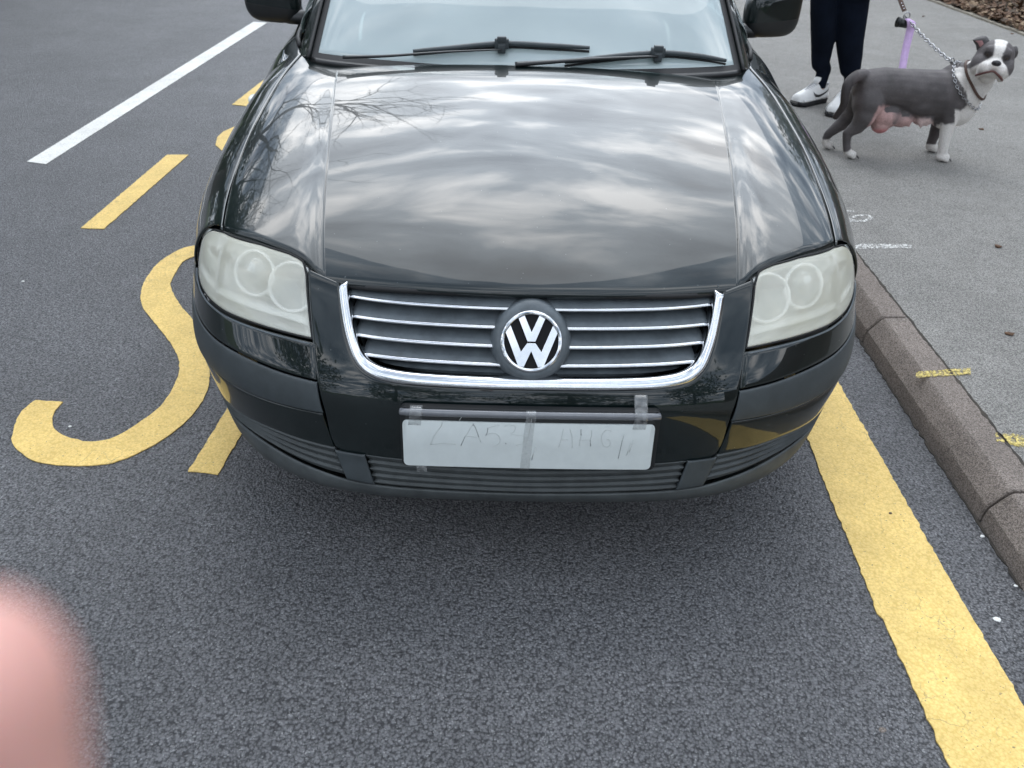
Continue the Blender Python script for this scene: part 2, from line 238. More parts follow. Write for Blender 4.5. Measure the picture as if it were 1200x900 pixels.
class MB:
    def __init__(s): s.V = []; s.F = []; s.mi = []; s.cur = 0
    def add(s, V, Fc):
        o = len(s.V); s.V += [tuple(v) for v in V]; s.F += [tuple(i+o for i in f) for f in Fc]; s.mi += [s.cur]*len(Fc); return s
    def grid(s, P, closeu=False, closev=False, flip=False):
        P = np.asarray(P, float); n, m = P.shape[:2]; o = len(s.V); s.V += [tuple(v) for v in P.reshape(-1, 3)]
        for i in range(n if closeu else n-1):
            for j in range(m if closev else m-1):
                a = o+i*m+j; b_ = o+((i+1) % n)*m+j; c = o+((i+1) % n)*m+(j+1) % m; d = o+i*m+(j+1) % m
                s.F.append((a, d, c, b_) if flip else (a, b_, c, d)); s.mi.append(s.cur)
        return s
    def tube(s, path, r, n=8, caps=True, sq=None, up=None):
        path = [np.asarray(p, float) for p in path]; k = len(path); rs = [r]*k if np.isscalar(r) else list(r); rings = []; ref = None
        for i in range(k):
            tg = path[min(i+1, k-1)]-path[max(i-1, 0)]; tg /= np.linalg.norm(tg)+1e-12
            if ref is None:
                ref = np.array(up if up is not None else ([0, 0, 1.] if abs(tg[2]) < .9 else [1., 0, 0]), float)
            a = np.cross(tg, ref); a /= np.linalg.norm(a)+1e-12; b_ = np.cross(a, tg); ref = b_
            ra, rb = (rs[i], rs[i]) if sq is None else (rs[i]*sq[0], rs[i]*sq[1])
            rings.append([path[i]+a*ra*math.cos(w)+b_*rb*math.sin(w) for w in np.linspace(0, 2*PI, n, endpoint=False)])
        o = len(s.V); s.grid(rings, closev=True)
        if caps:
            s.F.append(tuple(o+j for j in range(n))); s.F.append(tuple(o+(k-1)*n+j for j in reversed(range(n)))); s.mi += [s.cur]*2
        return s
    def box(s, c, h, rot=None, bev=0.):
        c = np.array(c, float); h = np.array(h, float); rot = np.eye(3) if rot is None else np.asarray(rot, float)
        b_ = min(bev, min(h)*.9)
        if b_ <= 0:
            V = [c+rot@(h*np.array([x, y, z])) for x in (-1, 1) for y in (-1, 1) for z in (-1, 1)]
            return s.add(V, [(0, 1, 3, 2), (4, 6, 7, 5), (0, 4, 5, 1), (2, 3, 7, 6), (0, 2, 6, 4), (1, 5, 7, 3)])
        bm = bmesh.new(); bmesh.ops.create_cube(bm, size=2)
        for v in bm.verts: v.co = Vector(h*np.array(v.co))
        bmesh.ops.bevel(bm, geom=bm.edges[:], offset=b_, segments=2, affect='EDGES', profile=.6)
        bm.verts.ensure_lookup_table(); V = [c+rot@np.array(v.co) for v in bm.verts]; Fc = [[v.index for v in f.verts] for f in bm.faces]; bm.free()
        return s.add(V, Fc)
    def lathe(s, prof, c, axis, n=32, a0=0, a1=2*PI):
        ax = np.array(axis, float); ax /= np.linalg.norm(ax); t_ = np.array([0, 0, 1.]) if abs(ax[2]) < .9 else np.array([1., 0, 0]); u = np.cross(ax, t_); u /= np.linalg.norm(u); v = np.cross(ax, u)
        full = abs(a1-a0-2*PI) < 1e-6
        ang = np.linspace(a0, a1, n, endpoint=not full)
        return s.grid([[np.array(c)+ax*h+(u*math.cos(w)+v*math.sin(w))*r for w in ang] for r, h in prof], closev=full)
    def prism(s, poly, z0, z1, tf=lambda x, y, z: (x, y, z)):
        """flat polygon (CCW) extruded z0..z1, mapped by tf"""
        from mathutils.geometry import tessellate_polygon
        n = len(poly); tri = tessellate_polygon([[Vector((a, b_, 0)) for a, b_ in poly]])
        V = [tf(a, b_, z0) for a, b_ in poly]+[tf(a, b_, z1) for a, b_ in poly]
        area = sum(poly[i][0]*poly[(i+1) % n][1]-poly[(i+1) % n][0]*poly[i][1] for i in range(n))
        Fc = []
        for a, b_, c in tri:
            A = (poly[b_][0]-poly[a][0])*(poly[c][1]-poly[a][1])-(poly[b_][1]-poly[a][1])*(poly[c][0]-poly[a][0])
            if A < 0: b_, c = c, b_
            Fc += [(a+n, b_+n, c+n), (a, c, b_)]
        for i in range(n):
            j = (i+1) % n; Fc.append((i, j, j+n, i+n) if area > 0 else (j, i, i+n, j+n))
        return s.add(V, Fc)
    def build(s, name, m, parent=None, smooth=True, mats=None):
        return mesh(name, s.V, s.F, m, parent, smooth, mats, s.mi if mats else None)
def autosmooth(o, deg=35):
    bm = bmesh.new(); bm.from_mesh(o.data)
    for e_ in bm.edges:
        if len(e_.link_faces) == 2 and e_.calc_face_angle(0) > R(deg): e_.smooth = False
    bm.to_mesh(o.data); bm.free(); return o
def solid(o, th=.004, off=-1):
    md = o.modifiers.new('solid', 'SOLIDIFY'); md.thickness = th; md.offset = off; return o
def superell(c, h, e1=.6, e2=.6, n=24, m=36, tf=None):
    def sp(w, e_): return math.copysign(abs(w)**e_, w)
    P = []
    for i in range(n+1):
        a = -PI/2+PI*i/n; row = []
        for j in range(m):
            w = 2*PI*j/m; v = np.array([sp(math.cos(a), e1)*sp(math.cos(w), e2)*h[0], sp(math.cos(a), e1)*sp(math.sin(w), e2)*h[1], sp(math.sin(a), e1)*h[2]])
            row.append(np.array(c)+(tf(v) if tf else v))
        P.append(row)
    return P
def crom(pts, n=40):
    P = np.array(pts, float); A = np.vstack([2*P[0]-P[1], P, 2*P[-1]-P[-2]]); out = []
    for i in range(1, len(A)-2):
        p0, p1, p2, p3 = A[i-1:i+3]
        for t_ in np.linspace(0, 1, n, endpoint=False):
            out.append(.5*((2*p1)+(-p0+p2)*t_+(2*p0-5*p1+4*p2-p3)*t_*t_+(-p0+3*p1-3*p2+p3)*t_**3))
    out.append(P[-1]); return np.array(out)
def resamp(P, n):
    P = np.asarray(P, float); d = np.concatenate([[0], np.cumsum(np.linalg.norm(np.diff(P, axis=0), axis=1))]); t_ = np.linspace(0, d[-1], n)
    return np.stack([np.interp(t_, d, P[:, k]) for k in range(P.shape[1])], 1)
def ss(t_): t_ = min(max(t_, 0), 1); return t_*t_*(3-2*t_)

# ------------------------------------------------------------------ ground: road, kerb, pavement, verge
ROADYAW = .0435
def rd(y): return 1.192+ROADYAW*(y)          # kerb foot line x at y
def sheet(name, poly, z, m, nx=1, **k):
    mb = MB(); mb.prism([(a, b_) for a, b_ in poly], z-.05, z); return mb.build(name, m, None, False)
Y0, Y1 = -40, 160
o = mesh('road', [(-9.5+ROADYAW*Y0, Y0, 0), (rd(Y0)+.05, Y0, 0), (rd(Y1)+.05, Y1, 0), (-9.5+ROADYAW*Y1, Y1, 0)], [(0, 1, 2, 3)], 'road_asphalt', None, False); tag(o, kind='structure')
KH = .105
o = mesh('ground', [(-300, -300, -.06), (300, -300, -.06), (300, 300, -.06), (-300, 300, -.06)], [(0, 1, 2, 3)], 'grass', None, False); tag(o, kind='structure')
o = mesh('pavement', [(rd(Y0)+.13, Y0, KH), (5.2+ROADYAW*Y0-.25, Y0, KH), (5.2+ROADYAW*Y1-.25, Y1, KH), (rd(Y1)+.13, Y1, KH), (rd(Y0)+.13, Y0, -.05), (rd(Y1)+.13, Y1, -.05)], [(0, 1, 2, 3), (4, 0, 3, 5)], 'pavement_asphalt', None, False); tag(o, kind='structure')
# kerb stones: chamfered front, one object each
def kerb_stone(y0, y1, k):
    L_ = y1-y0-.008; prof = [(0.0, -.05), (.004, .03), (.009, .052), (.014, .060), (.040, .094), (.046, .1005), (.054, .1055), (.062, KH+.002), (.138, KH+.003), (.138, -.05)]
    rows = []; ys = [0, .004]+list(np.linspace(.02, L_-.02, 14))+[L_-.004, L_]
    for yy in ys:
        e_ = .003 if yy < .002 or yy > L_-.002 else 0
        rows.append([(rd(y0+yy)+px_+(e_ if i < 7 else 0)+.0015*noise.noise((yy*9+k*3, i*.7, 0)), y0+yy, pz-(e_ if pz > .02 else 0)+.0012*noise.noise((yy*11, i, k))) for i, (px_, pz) in enumerate(prof)])
    mb = MB(); mb.grid(rows, flip=True); n_ = len(prof); mb.F.append(tuple(range(n_))); mb.F.append(tuple(len(mb.V)-n_+i for i in reversed(range(n_)))); mb.mi += [0, 0]
    o = mb.build('kerb_stone', 'kerb_concrete', None, True); return autosmooth(o, 16)
joints = [.205+.935*i for i in range(-2, 13)]
klab = {-2: 'nearest grey kerb stone, cut by the bottom right of the photo', 0: 'grey kerb stone beside the broad yellow line, with a yellow spray mark across it', 1: 'grey kerb stone level with the car headlight, next to the thin white chalk line'}
for i, y_ in enumerate(joints[:-1]):
    k = i-2; o = kerb_stone(y_, joints[i+1], i)
    lab = {-1: 'nearest grey kerb stone, behind the joint at the right edge of the photo', 0: klab[0], 1: klab[1]}.get(k, 'grey kerb stone hidden further along the kerb beyond the black car' if k > 1 else 'grey kerb stone running out of the frame towards the viewer')
    tag(o, lab, 'kerb stone', 'grey kerb stones along the pavement')
# dirt line between kerb and road, and kerb and pavement
def ragged(pts, jit=.004, step=.012, seed=0, closed=True, base=0):
    P = [np.array(p_, float)[:2] for p_ in pts]; out = []; n_ = len(P)
    for i in range(n_ if closed else n_-1):
        a, b_ = P[i], P[(i+1) % n_]; L_ = np.linalg.norm(b_-a); k = max(1, int(L_/step)); nrm_ = np.array([-(b_-a)[1], (b_-a)[0]])/(L_+1e-9)
        for j in range(k):
            p_ = a+(b_-a)*j/k; out.append(tuple(p_+nrm_*jit*(noise.noise((p_[0]*45+seed, p_[1]*45, 0))+.6*noise.noise((p_[0]*140, p_[1]*140, seed)))))
    return out
def marking(name, poly, m, label, cat='road marking', group=None, z=.004, jit=.004, h=.0025, step=.012):
    mb = MB(); mb.prism(ragged(poly, jit, step, seed=len(label)), z-.003, z); o = mb.build(name, m, None, False); return tag(o, label, cat, group)
G = lambda *p_: [tuple(at(a, b_, z=0)[:2]) for a, b_ in p_]
G2 = lambda *p_: [tuple(at(a, b_, z=KH)[:2]) for a, b_ in p_]
marking('dirt_line', [(rd(-3)-.003, -3), (rd(13)-.003, 13), (rd(13)+.006, 13), (rd(-3)+.006, -3)], 'dirt', 'thin dark dirt line where the kerb meets the road', 'dirt', None, .003, .008, step=.02)
marking('dirt_line', [(rd(-3)+.134, -3), (rd(13)+.134, 13), (rd(13)+.142, 13), (rd(-3)+.142, -3)], 'dirt', 'thin dark seam of dirt between kerb stones and pavement', 'dirt', None, KH+.004, .006, step=.02)
# broad yellow bay line right of the car
yl = [(.80, -1.3), (.806, -.48), (.818, -.13), (.812, -.115), (.826, .05), (.84, .3), (.862, .57), (1.10, 6.0), (1.32, 12.), (1.52, 12), (1.30, 6.0), (1.063, .84), (1.034, .1), (1.026, -.11), (1.022, -.35), (1.01, -1.3)]
marking('bay_line', yl, 'yellow_paint', 'broad solid yellow line between the car and the kerb', jit=.0045)
marking('bay_dash', G((95, 268), (122, 269), (221, 182), (196, 182)), 'yellow_paint', 'yellow bay dash between the white line and the letter S', group='yellow dashes of the bay outline')
d3 = G((272, 123), (290, 125)); marking('bay_dash', [d3[0], d3[1], (-1.705, 5.35), (-1.81, 5.35)], 'yellow_paint', 'yellow bay dash partly hidden behind the bonnet edge, farthest from the viewer', group='yellow dashes of the bay outline')
S_out = [(230, 288), (211, 293), (187, 308), (171, 328), (165, 347), (169, 363), (187, 386), (202, 405.6), (210, 425), (208, 444.6), (192.6, 472), (171, 491), (136, 512.6), (105, 518.5), (78, 512.6), (64, 503), (62, 491), (66, 481), (74, 472), (41, 470), (23, 487), (15, 511), (16, 522), (23, 530), (43, 542), (78, 546.5), (117, 545.7), (148, 538), (187, 518.5), (222, 491), (241, 464), (246, 441), (242, 415), (233, 398), (227.6, 378), (212, 359), (201.5, 341), (200, 334), (202, 328), (214, 308), (230, 300)]
So = [tuple(q_) for q_ in crom(G(*S_out[:19]), 4)]+[tuple(q_) for q_ in crom(G(*S_out[19:]), 4)]+[(-1.2, 1.66), (-1.08, 1.60), (-1.03, 1.52), (-.94, 1.58), (-1.0, 1.73), (-1.10, 1.83), (-1.22, 1.87), (-1.31, 1.87)]
marking('painted_letter', So, 'yellow_paint', 'large yellow painted letter S curling across the road', 'road lettering', 'yellow letters of the road writing', jit=.003)
tb = G((221, 553), (256, 557), (284, 500)); marking('painted_letter', [tb[0], tb[1], (-.79, .75), (-.765, 1.68), (-.55, 1.68), (-.55, 1.84), (-1.02, 1.84-.12) if False else (-.86, 1.84), (-.86, 1.68), (-.865, .9)], 'yellow_paint', 'yellow painted stroke of a letter running under the front left of the car', 'road lettering', 'yellow letters of the road writing', jit=.003)
marking('painted_letter', [(-1.70, 3.25), (-1.735, 3.40), (-1.735, 3.52), (-1.69, 3.66), (-1.55, 3.78), (-1.3, 3.80), (-1.3, 3.66), (-1.5, 3.63), (-1.6, 3.54), (-1.62, 3.42), (-1.58, 3.3), (-1.4, 3.2), (-1.4, 3.05), (-1.6, 3.1)], 'yellow_paint', 'rounded end of a yellow letter just showing past the bonnet edge', 'road lettering', 'yellow letters of the road writing')
marking('centre_line', G((32, 190), (54, 193), (313, 27), (297, 26)), 'white_paint', 'long white dash of the road centre line at upper left', jit=.003)
# sprayed and chalked marks
m1 = G2((1002, 286.5), (1068, 287), (1068, 291.5), (1002, 292)); marking('chalk_mark', m1, 'chalk', 'thin straight white chalk line on the pavement by the headlight', 'chalk mark', z=KH+.004, jit=.003)
mb = MB(); pts_ = [at(a, b_, z=KH+.003) for a, b_ in ((990, 262), (1000, 259), (1012, 259), (1020, 255), (1016, 252), (1004, 253), (996, 256), (1003, 259))]
mb.tube(crom(pts_, 6), .010, 4, sq=(1, .1)); o = mb.build('chalk_mark', 'chalk', None, False); tag(o, 'looped white chalk squiggle on the pavement beside the bonnet', 'chalk mark')
m1 = G2((990, 247), (1001, 247), (1001, 249), (990, 249)); marking('chalk_mark', m1, 'chalk', 'short white chalk tick above the looped squiggle', 'chalk mark', z=KH+.004, jit=.002)
m1 = G2((1072, 437), (1137, 433), (1137, 440), (1074, 444)); marking('spray_mark', m1, 'yellow_spray', 'yellow spray dash crossing the kerb stone and pavement', 'spray mark', z=KH+.006, jit=.006)
m1 = G2((1166, 508), (1215, 513), (1215, 528), (1168, 518)); marking('spray_mark', m1, 'yellow_spray', 'patchy yellow spray blotch at the right edge of the pavement', 'spray mark', z=KH+.004, jit=.008)
# verge
VX = lambda y_: 5.08+.045*(y_-7)
def strip(name, xa, xb, y0, y1, zf, m, step=.25, nx=4):
    rows = [[(xa(y_)+(xb(y_)-xa(y_))*j/nx, y_, zf(j/nx, y_)) for j in range(nx+1)] for y_ in np.arange(y0, y1, step)]
    mb = MB(); mb.grid(rows, flip=True); return mb.build(name, m)
mb = MB(); ys = np.arange(-6, 30, .12)
mb.grid([[(VX(y_)+a+.012*noise.noise((y_*4, a*10, 1)), y_, KH+h_+.008*noise.noise((y_*6, a*9, 5))) for a, h_ in ((0, -.03), (0, .018), (.05, .022), (.055, -.03))] for y_ in ys], flip=True)
o = mb.build('verge_edging', 'verge_edging', None, False); tag(o, 'narrow pale edging board between pavement and leaf litter', 'edging')
o = strip('verge', lambda y_: VX(y_)+.05, lambda y_: VX(y_)+3.2, -6, 30, lambda u, y_: KH+.03+.9*ss((u-.15)/.85)+.05*noise.noise((u*9, y_*2, 0)), 'soil', .2, 14); tag(o, kind='structure')

# leaf litter on the verge: uncountable
mb = MB()
for i in range(6500):
    y_ = random.uniform(5.5, 14); u = random.random()**1.3; x_ = VX(y_)+.04+u*1.6; z_ = KH+.035+.9*ss((u*.5-.15)/.85)+random.uniform(0, .035)
    a = random.uniform(0, 2*PI); s_ = random.uniform(.02, .045); tl = random.uniform(-.6, .6); t2 = random.uniform(-.5, .5)
    V = [(x_+s_*(math.cos(a)*p_-math.sin(a)*q_*.6), y_+s_*(math.sin(a)*p_+math.cos(a)*q_*.6), z_+s_*(tl*p_+t2*q_)) for p_, q_ in ((-1, 0), (0, -1), (1, 0), (0, 1))]
    mb.cur = 1 if random.random() < .3 else 0; mb.add(V, [(0, 1, 2, 3)])
o = mb.build('leaf_litter', None, None, False, ['leaf_brown', 'leaf_tan']); tag(o, kind='stuff', label='brown fallen leaves lying on the verge beyond the pavement', cat='leaf litter')
def leaves(mb, cpts, n, rad, s0, s1, flat=.7):
    for i in range(n):
        c = cpts[random.randrange(len(cpts))]; d = Vector((random.gauss(0, 1), random.gauss(0, 1), random.gauss(0, flat))); d = d.normalized()*rad*random.random()**.45
        u = Vector((random.gauss(0, 1), random.gauss(0, 1), random.gauss(0, 1))).normalized(); v = u.orthogonal().normalized(); v.rotate(Matrix.Rotation(random.uniform(0, 6.28), 3, u)); w = u.cross(v); s_ = random.uniform(s0, s1); p_ = Vector(c)+d
        mb.add([p_-v*s_, p_-w*s_*.5, p_+v*s_, p_+w*s_*.5], [(0, 1, 2, 3)])
# ivy bank behind the litter
mb = MB(); cp = [(VX(y_)+random.uniform(1.5, 2.6), y_+random.uniform(-.2, .2), random.uniform(.3, 1.5)) for y_ in np.arange(5, 15, .18)]
leaves(mb, cp, 14000, .42, .03, .065); o = mb.build('ivy_bank', 'leaf_ivy', None, False); tag(o, kind='stuff', label='dark green ground ivy bank at the top right behind the leaves', cat='ivy')

# ================================================================== CAR
car = empty('parked_car', (0, 2.3, 0)); tag(car, 'black estate car with a chrome-edged grille, cloudy headlamps and a handwritten white number plate', 'car')
CX = car
# plan line of the nose (x from centre, y back from the nose) and the inset of the skin at each height
PL = crom([(-.2, .002), (0, .0), (.2, .003), (.33, .012), (.45, .036), (.55, .072), (.64, .122), (.714, .186), (.768, .268), (.806, .37), (.832, .48), (.849, .60), (.862, .74)], 30)[30:]
PS = np.concatenate([[0], np.cumsum(np.hypot(*np.diff(PL, axis=0).T))])
ZF = [.19, .215, .235, .26, .29, .33, .40, .46, .50, .55, .60, .65, .70, .75]
IF_ = [.035, .008, -.010, -.014, -.008, .0, .0, .004, .018, .045, .073, .100, .128, .160]
IS_ = [.095, .080, .068, .056, .044, .032, .012, .0, .004, .014, .022, .034, .054, .09]
ZD = np.linspace(.19, .75, 113)
def smo(y, k=4):
    p_ = np.pad(y, k, mode='reflect', reflect_type='odd'); return np.convolve(p_, np.ones(2*k+1)/(2*k+1), 'valid')
IFD = smo(smo(np.interp(ZD, ZF, IF_))); ISD = smo(smo(np.interp(ZD, ZF, IS_)))
def F(s, z, off=0.):
    a = abs(s); sg = 1 if s >= 0 else -1; x = np.interp(a, PS, PL[:, 0]); y = np.interp(a, PS, PL[:, 1])
    if a < .02: tx, ty = 1., 0.
    else:
        b_ = min(a+.02, PS[-1]); tx = np.interp(b_, PS, PL[:, 0])-np.interp(a-.02, PS, PL[:, 0]); ty = np.interp(b_, PS, PL[:, 1])-np.interp(a-.02, PS, PL[:, 1]); l = math.hypot(tx, ty); tx /= l; ty /= l
    w = ss((a-.40)/.6); i = (1-w)*np.interp(z, ZD, IFD)+w*np.interp(z, ZD, ISD)-off
    return np.array([sg*(x-ty*i), y+tx*i, z])
def espace(n, L_, e_=.004):
    """0..1 with two extra samples a few mm inside each end, for a rolled edge"""
    k = min(e_/L_, .2); return np.array([0, k*.4, k]+list(np.linspace(k, 1-k, n)[1:-1])+[1-k, 1-k*.4, 1])
def rolled(u, L_, r=.004):
    d = min(u, 1-u)*L_; return 0. if d >= r else -(r-math.sqrt(max(r*r-(r-d)**2, 0)))*.8
def ruled(name, A, B, nu, nv, m, parent, off=0., side=1, th=.006, LU=.5, LV=.1, flip=False, sym=False, offf=None, ru=True, rv=True, fn=None):
    """skin between two (s,z) polylines A and B on the nose surface"""
    A = resamp(crom(A, 8), 400); B = resamp(crom(B, 8), 400); fn = fn or F
    U = espace(nu, LU) if ru else np.linspace(0, 1, nu); V = espace(nv, LV) if rv else np.linspace(0, 1, nv); rows = []
    for u in U:
        a = A[int(round(u*399))]; b_ = B[int(round(u*399))]; row = []
        for v in V:
            s_, z_ = a+(b_-a)*v; o_ = off+(rolled(u, LU) if ru else 0)+(rolled(v, LV) if rv else 0)+(offf(u, v, s_, z_) if offf else 0); row.append(fn(side*s_, z_, o_))
        rows.append(row)
    mb = MB(); mb.grid(rows, flip=flip)
    o = mb.build(name, m, parent)
    if th: solid(o, th, -1)
    return o
def outward(o, c=(0, 1.6, .55)):
    """make normals point away from the car's middle"""
    me = o.data; s_ = 0
    for p_ in me.polygons: s_ += (p_.center-Vector(c)).dot(p_.normal)*p_.area
    if s_ < 0: me.flip_normals()
    return o

# --- painted centre of the front, round the grille
gA = [(.428, .680), (.413, .632), (.396, .585), (.371, .545), (.335, .522), (.290, .513), (.223, .509), (.1, .507), (0, .507)]
gB = [(.513, .698), (.503, .662), (.492, .625), (.472, .560), (.436, .44), (.416, .342), (.33, .331), (.12, .326), (0, .322)]
mir = lambda P: [(-a, b_) for a, b_ in P]
fullA = gA+mir(gA)[::-1][1:]; fullB = gB+mir(gB)[::-1][1:]
front = outward(ruled('front_panel', fullA, fullB, 120, 16, 'car_paint', car, LU=2.2, LV=.15, ru=False))
# --- bumper corners, rub strips, lower grilles
for sd in (1, -1):
    cA = [(.465, .566), (.55, .570), (.63, .573), (.72, .577), (.80, .584), (.86, .592), (.95, .597), (1.05, .60), (1.13, .60)]
    cB = [(.452, .497), (.54, .502), (.64, .511), (.73, .518), (.82, .527), (.88, .533), (.96, .536), (1.05, .536), (1.13, .536)]
    outward(ruled('bumper_corner', cA, cB, 50, 12, 'car_paint', car, side=sd, LU=.7, LV=.08, off=.0015))
    sB = [(.437, .429), (.516, .428), (.607, .428), (.70, .432), (.79, .441), (.86, .447), (.95, .45), (1.05, .45), (1.13, .45)]
    outward(ruled('rub_strip', [(a-.001, b_-.002) for a, b_ in cB], sB, 50, 14, 'grey_plastic', car, side=sd, LU=.7, LV=.07, off=.0045, th=.01))
    lA = [(a+.002, b_-.002) for a, b_ in sB]
    lB = [(.420, .342), (.506, .345), (.60, .347), (.69, .342), (.78, .338), (.86, .335), (.95, .333), (1.05, .333), (1.13, .333)]
    outward(ruled('bumper_valance', lA, lB, 50, 12, 'car_paint', car, side=sd, LU=.7, LV=.09, off=0.001))
    gT = [(a, b_-.003) for a, b_ in lB]; gBt = [(.396, .272), (.468, .279), (.558, .290), (.66, .303), (.76, .307), (.86, .308), (.95, .31), (1.05, .31), (1.13, .31)]
    rib = lambda u, v, s_, z_: .002-.010*((v*4) % 1 if v < .999 else 1)
    outward(ruled('lower_grille', gT, gBt, 60, 49, 'lower_plastic', car, side=sd, LU=.7, LV=.06, th=.008, offf=rib, rv=False, ru=False))
    # blade between the lower grilles
    bA = [(.418, .338), (.404, .300), (.392, .270)]; bB = [(.350, .336), (.340, .300), (.330, .264)]
    outward(ruled('grille_blade', bA, bB, 12, 10, 'grey_plastic', car, side=sd, LU=.07, LV=.07, off=.006, th=.016))
cT = [(-.349, .333), (-.15, .324), (0, .320), (.15, .324), (.349, .333)]; cBt = [(-.331, .262), (-.15, .256), (0, .253), (.15, .256), (.331, .262)]
ribc = lambda u, v, s_, z_: .001-.010*((v*4.5) % 1)
outward(ruled('lower_grille', cT, cBt, 70, 55, 'lower_plastic', car, LU=.7, LV=.06, th=.008, offf=ribc, rv=False, ru=False))
lT = [(-1.13, .308), (-.86, .306), (-.66, .301), (-.468, .277), (-.34, .261), (0, .252), (.34, .261), (.468, .277), (.66, .301), (.86, .306), (1.13, .308)]
lBm = [(-1.13, .235), (-.86, .232), (-.66, .222), (-.468, .210), (-.34, .206), (0, .204), (.34, .206), (.468, .210), (.66, .222), (.86, .232), (1.13, .235)]
outward(ruled('chin_spoiler', lT, lBm, 90, 12, 'lower_plastic', car, LU=2, LV=.05, th=.01, off=.002, ru=False))
# undertray so that nothing shows through from below
mb = MB(); mb.grid([[F(s_, .212, -.004), (F(s_, .212)[0]*.98, .75, .20)] for s_ in np.linspace(-1.1, 1.1, 50)]); outward(mb.build('undertray', 'black_plastic', car), (0, .4, 2))

# --- grille: chrome frame, dark insert, slats, emblem
def frame_pt(t_): return np.array([np.interp(t_, np.linspace(0, 1, 400), FP_[:, k]) for k in (0, 1)])
FP_ = resamp(crom([(a-.009 if a > .37 else a-.006, b_+(.0 if a > .4 else .004 if a > .37 else .008 if a > .3 else .009)) for a, b_ in gA]+[(-(a-.009 if a > .37 else a-.006), b_+(.0 if a > .4 else .004 if a > .37 else .008 if a > .3 else .009)) for a, b_ in gA[::-1][1:]], 10), 400)
rows = []
for i in range(0, 400, 3):
    c = FP_[i]; a = FP_[max(i-2, 0)]; b_ = FP_[min(i+2, 399)]; tg = (b_-a)/np.linalg.norm(b_-a); nr = np.array([tg[1], -tg[0]])
    if nr@(np.array([0, .60])-c) < 0: nr = -nr   # nr points into the opening
    hw = .0105
    rows.append([F(*(c+nr*d_), o_) for d_, o_ in ((-hw, -.004), (-hw, .002), (-hw*.8, .0052), (-hw*.35, .0075), (.0, .0078), (hw*.5, .0060), (hw*.85, .003), (hw, -.002), (hw, -.02))])
mb = MB(); mb.grid(rows); gf = outward(mb.build('grille_frame', 'chrome', car), (0, .25, .6)); solid(gf, .003)
def gs(z):   # half opening at height z
    P = np.array(gA)[:7]; return np.interp(z, P[::-1, 1], P[::-1, 0])-.014
grille = None
mb = MB(); mb.grid([[F(s_*(gs(z_)+.0), z_, -.075) for s_ in np.linspace(-1, 1, 40)] for z_ in np.linspace(.50, .70, 14)])
ins = outward(mb.build('grille_insert', 'dark_void', car), (0, .6, .6)); solid(ins, .004)
def slat(z_c, z_e, dz, depth, nm, first=False):
    """upper face sloping down to the lip; z at centre / at the ends"""
    zl = lambda s_: z_c+(z_e-z_c)*(s_/.4)**2; rows = []
    S_ = np.linspace(-1, 1, 61)
    for u in S_:
        hw_ = gs(z_c)+.004; s_ = u*hw_; z_ = zl(s_); rows.append([F(s_, z_+dz, -.014-depth), F(s_, z_+dz*.75, -.014-depth*.6), F(s_, z_+dz*.4, -.014-depth*.25), F(s_, z_+.004, -.0135), F(s_, z_-.0015, -.0125), F(s_, z_-.003, -.016), F(s_, z_-.002, -.05)])
    mb = MB(); mb.grid(rows); o_ = mb.build(nm, 'slat_plastic', car); outward(o_, (0, .5, z_c-.1))
    solid(o_, .0015)
    rows = []
    for u in S_:
        s_ = u*(gs(z_c)+.001); z_ = zl(s_); rows.append([F(s_, z_+.0042, -.016), F(s_, z_+.0036, -.0110), F(s_, z_+.001, -.0098), F(s_, z_-.0018, -.0108), F(s_, z_-.0026, -.016)])
    mb = MB(); mb.grid(rows); l_ = mb.build('chrome_lip', 'chrome', o_); outward(l_, (0, .5, z_c)); solid(l_, .001)
for zc, ze in ((.645, .653), (.611, .618), (.577, .586), (.5435, .5535)): slat(zc, ze, .024, .050, 'grille_slat')
# lowest sill of the insert behind the chrome
mb = MB(); mb.grid([[F(u*(gs(.53)), .535, -.062), F(u*gs(.53), .528, -.03), F(u*gs(.522), .518, -.014), F(u*gs(.522), .512, -.006)] for u in np.linspace(-1, 1, 50)]); o = outward(mb.build('grille_sill', 'slat_plastic', car), (0, .3, .3)); solid(o, .002)
for sd in (1, -1):   # side cheeks of the insert
    mb = MB(); mb.grid([[F(sd*(gs(z_)+.004), z_, o_) for o_ in (-.004, -.03, -.075)] for z_ in np.linspace(.512, .69, 12)])
    solid(mb.build('grille_cheek', 'grey_plastic', car), .002)
# emblem
ec = F(0, .595, .004); et = math.atan(.55); ex = np.array([1., 0, 0]); ey = np.array([0, math.sin(et), math.cos(et)]); en = np.array([0, -math.cos(et), math.sin(et)])
def E3(x, y, h_, r=.0635): return ec+ex*x*r+ey*y*r+en*h_
hs = MB()
prof = [(.060, .004), (.068, .0045), (.0745, .001), (.080, -.010), (.085, -.028), (.088, -.06)]
rr_ = []
for w in np.linspace(0, 2*PI, 64, endpoint=False):
    k = 1+.10*max(0, math.sin(w))**3*1.0; rr_.append([ec+ex*r_*math.cos(w)+ey*r_*math.sin(w)*(k if r_ > .07 else 1)+en*h_ for r_, h_ in prof])
hs.grid(rr_, closeu=True); hs.grid([[E3(math.cos(w)*q_, math.sin(w)*q_, .0, .062) for q_ in (.01, 1)] for w in np.linspace(0, 2*PI, 48, endpoint=False)], closeu=True)
hous = outward(hs.build('emblem_housing', 'slat_plastic', car), tuple(ec-en*.1))
mb = MB(); mb.prism([(math.cos(w)*.93, math.sin(w)*.93) for w in np.linspace(0, 2*PI, 48, endpoint=False)], .001, .0028, lambda x, y, z: E3(x, y, z)); disc = mb.build('emblem_disc', 'dark_void', car, False)
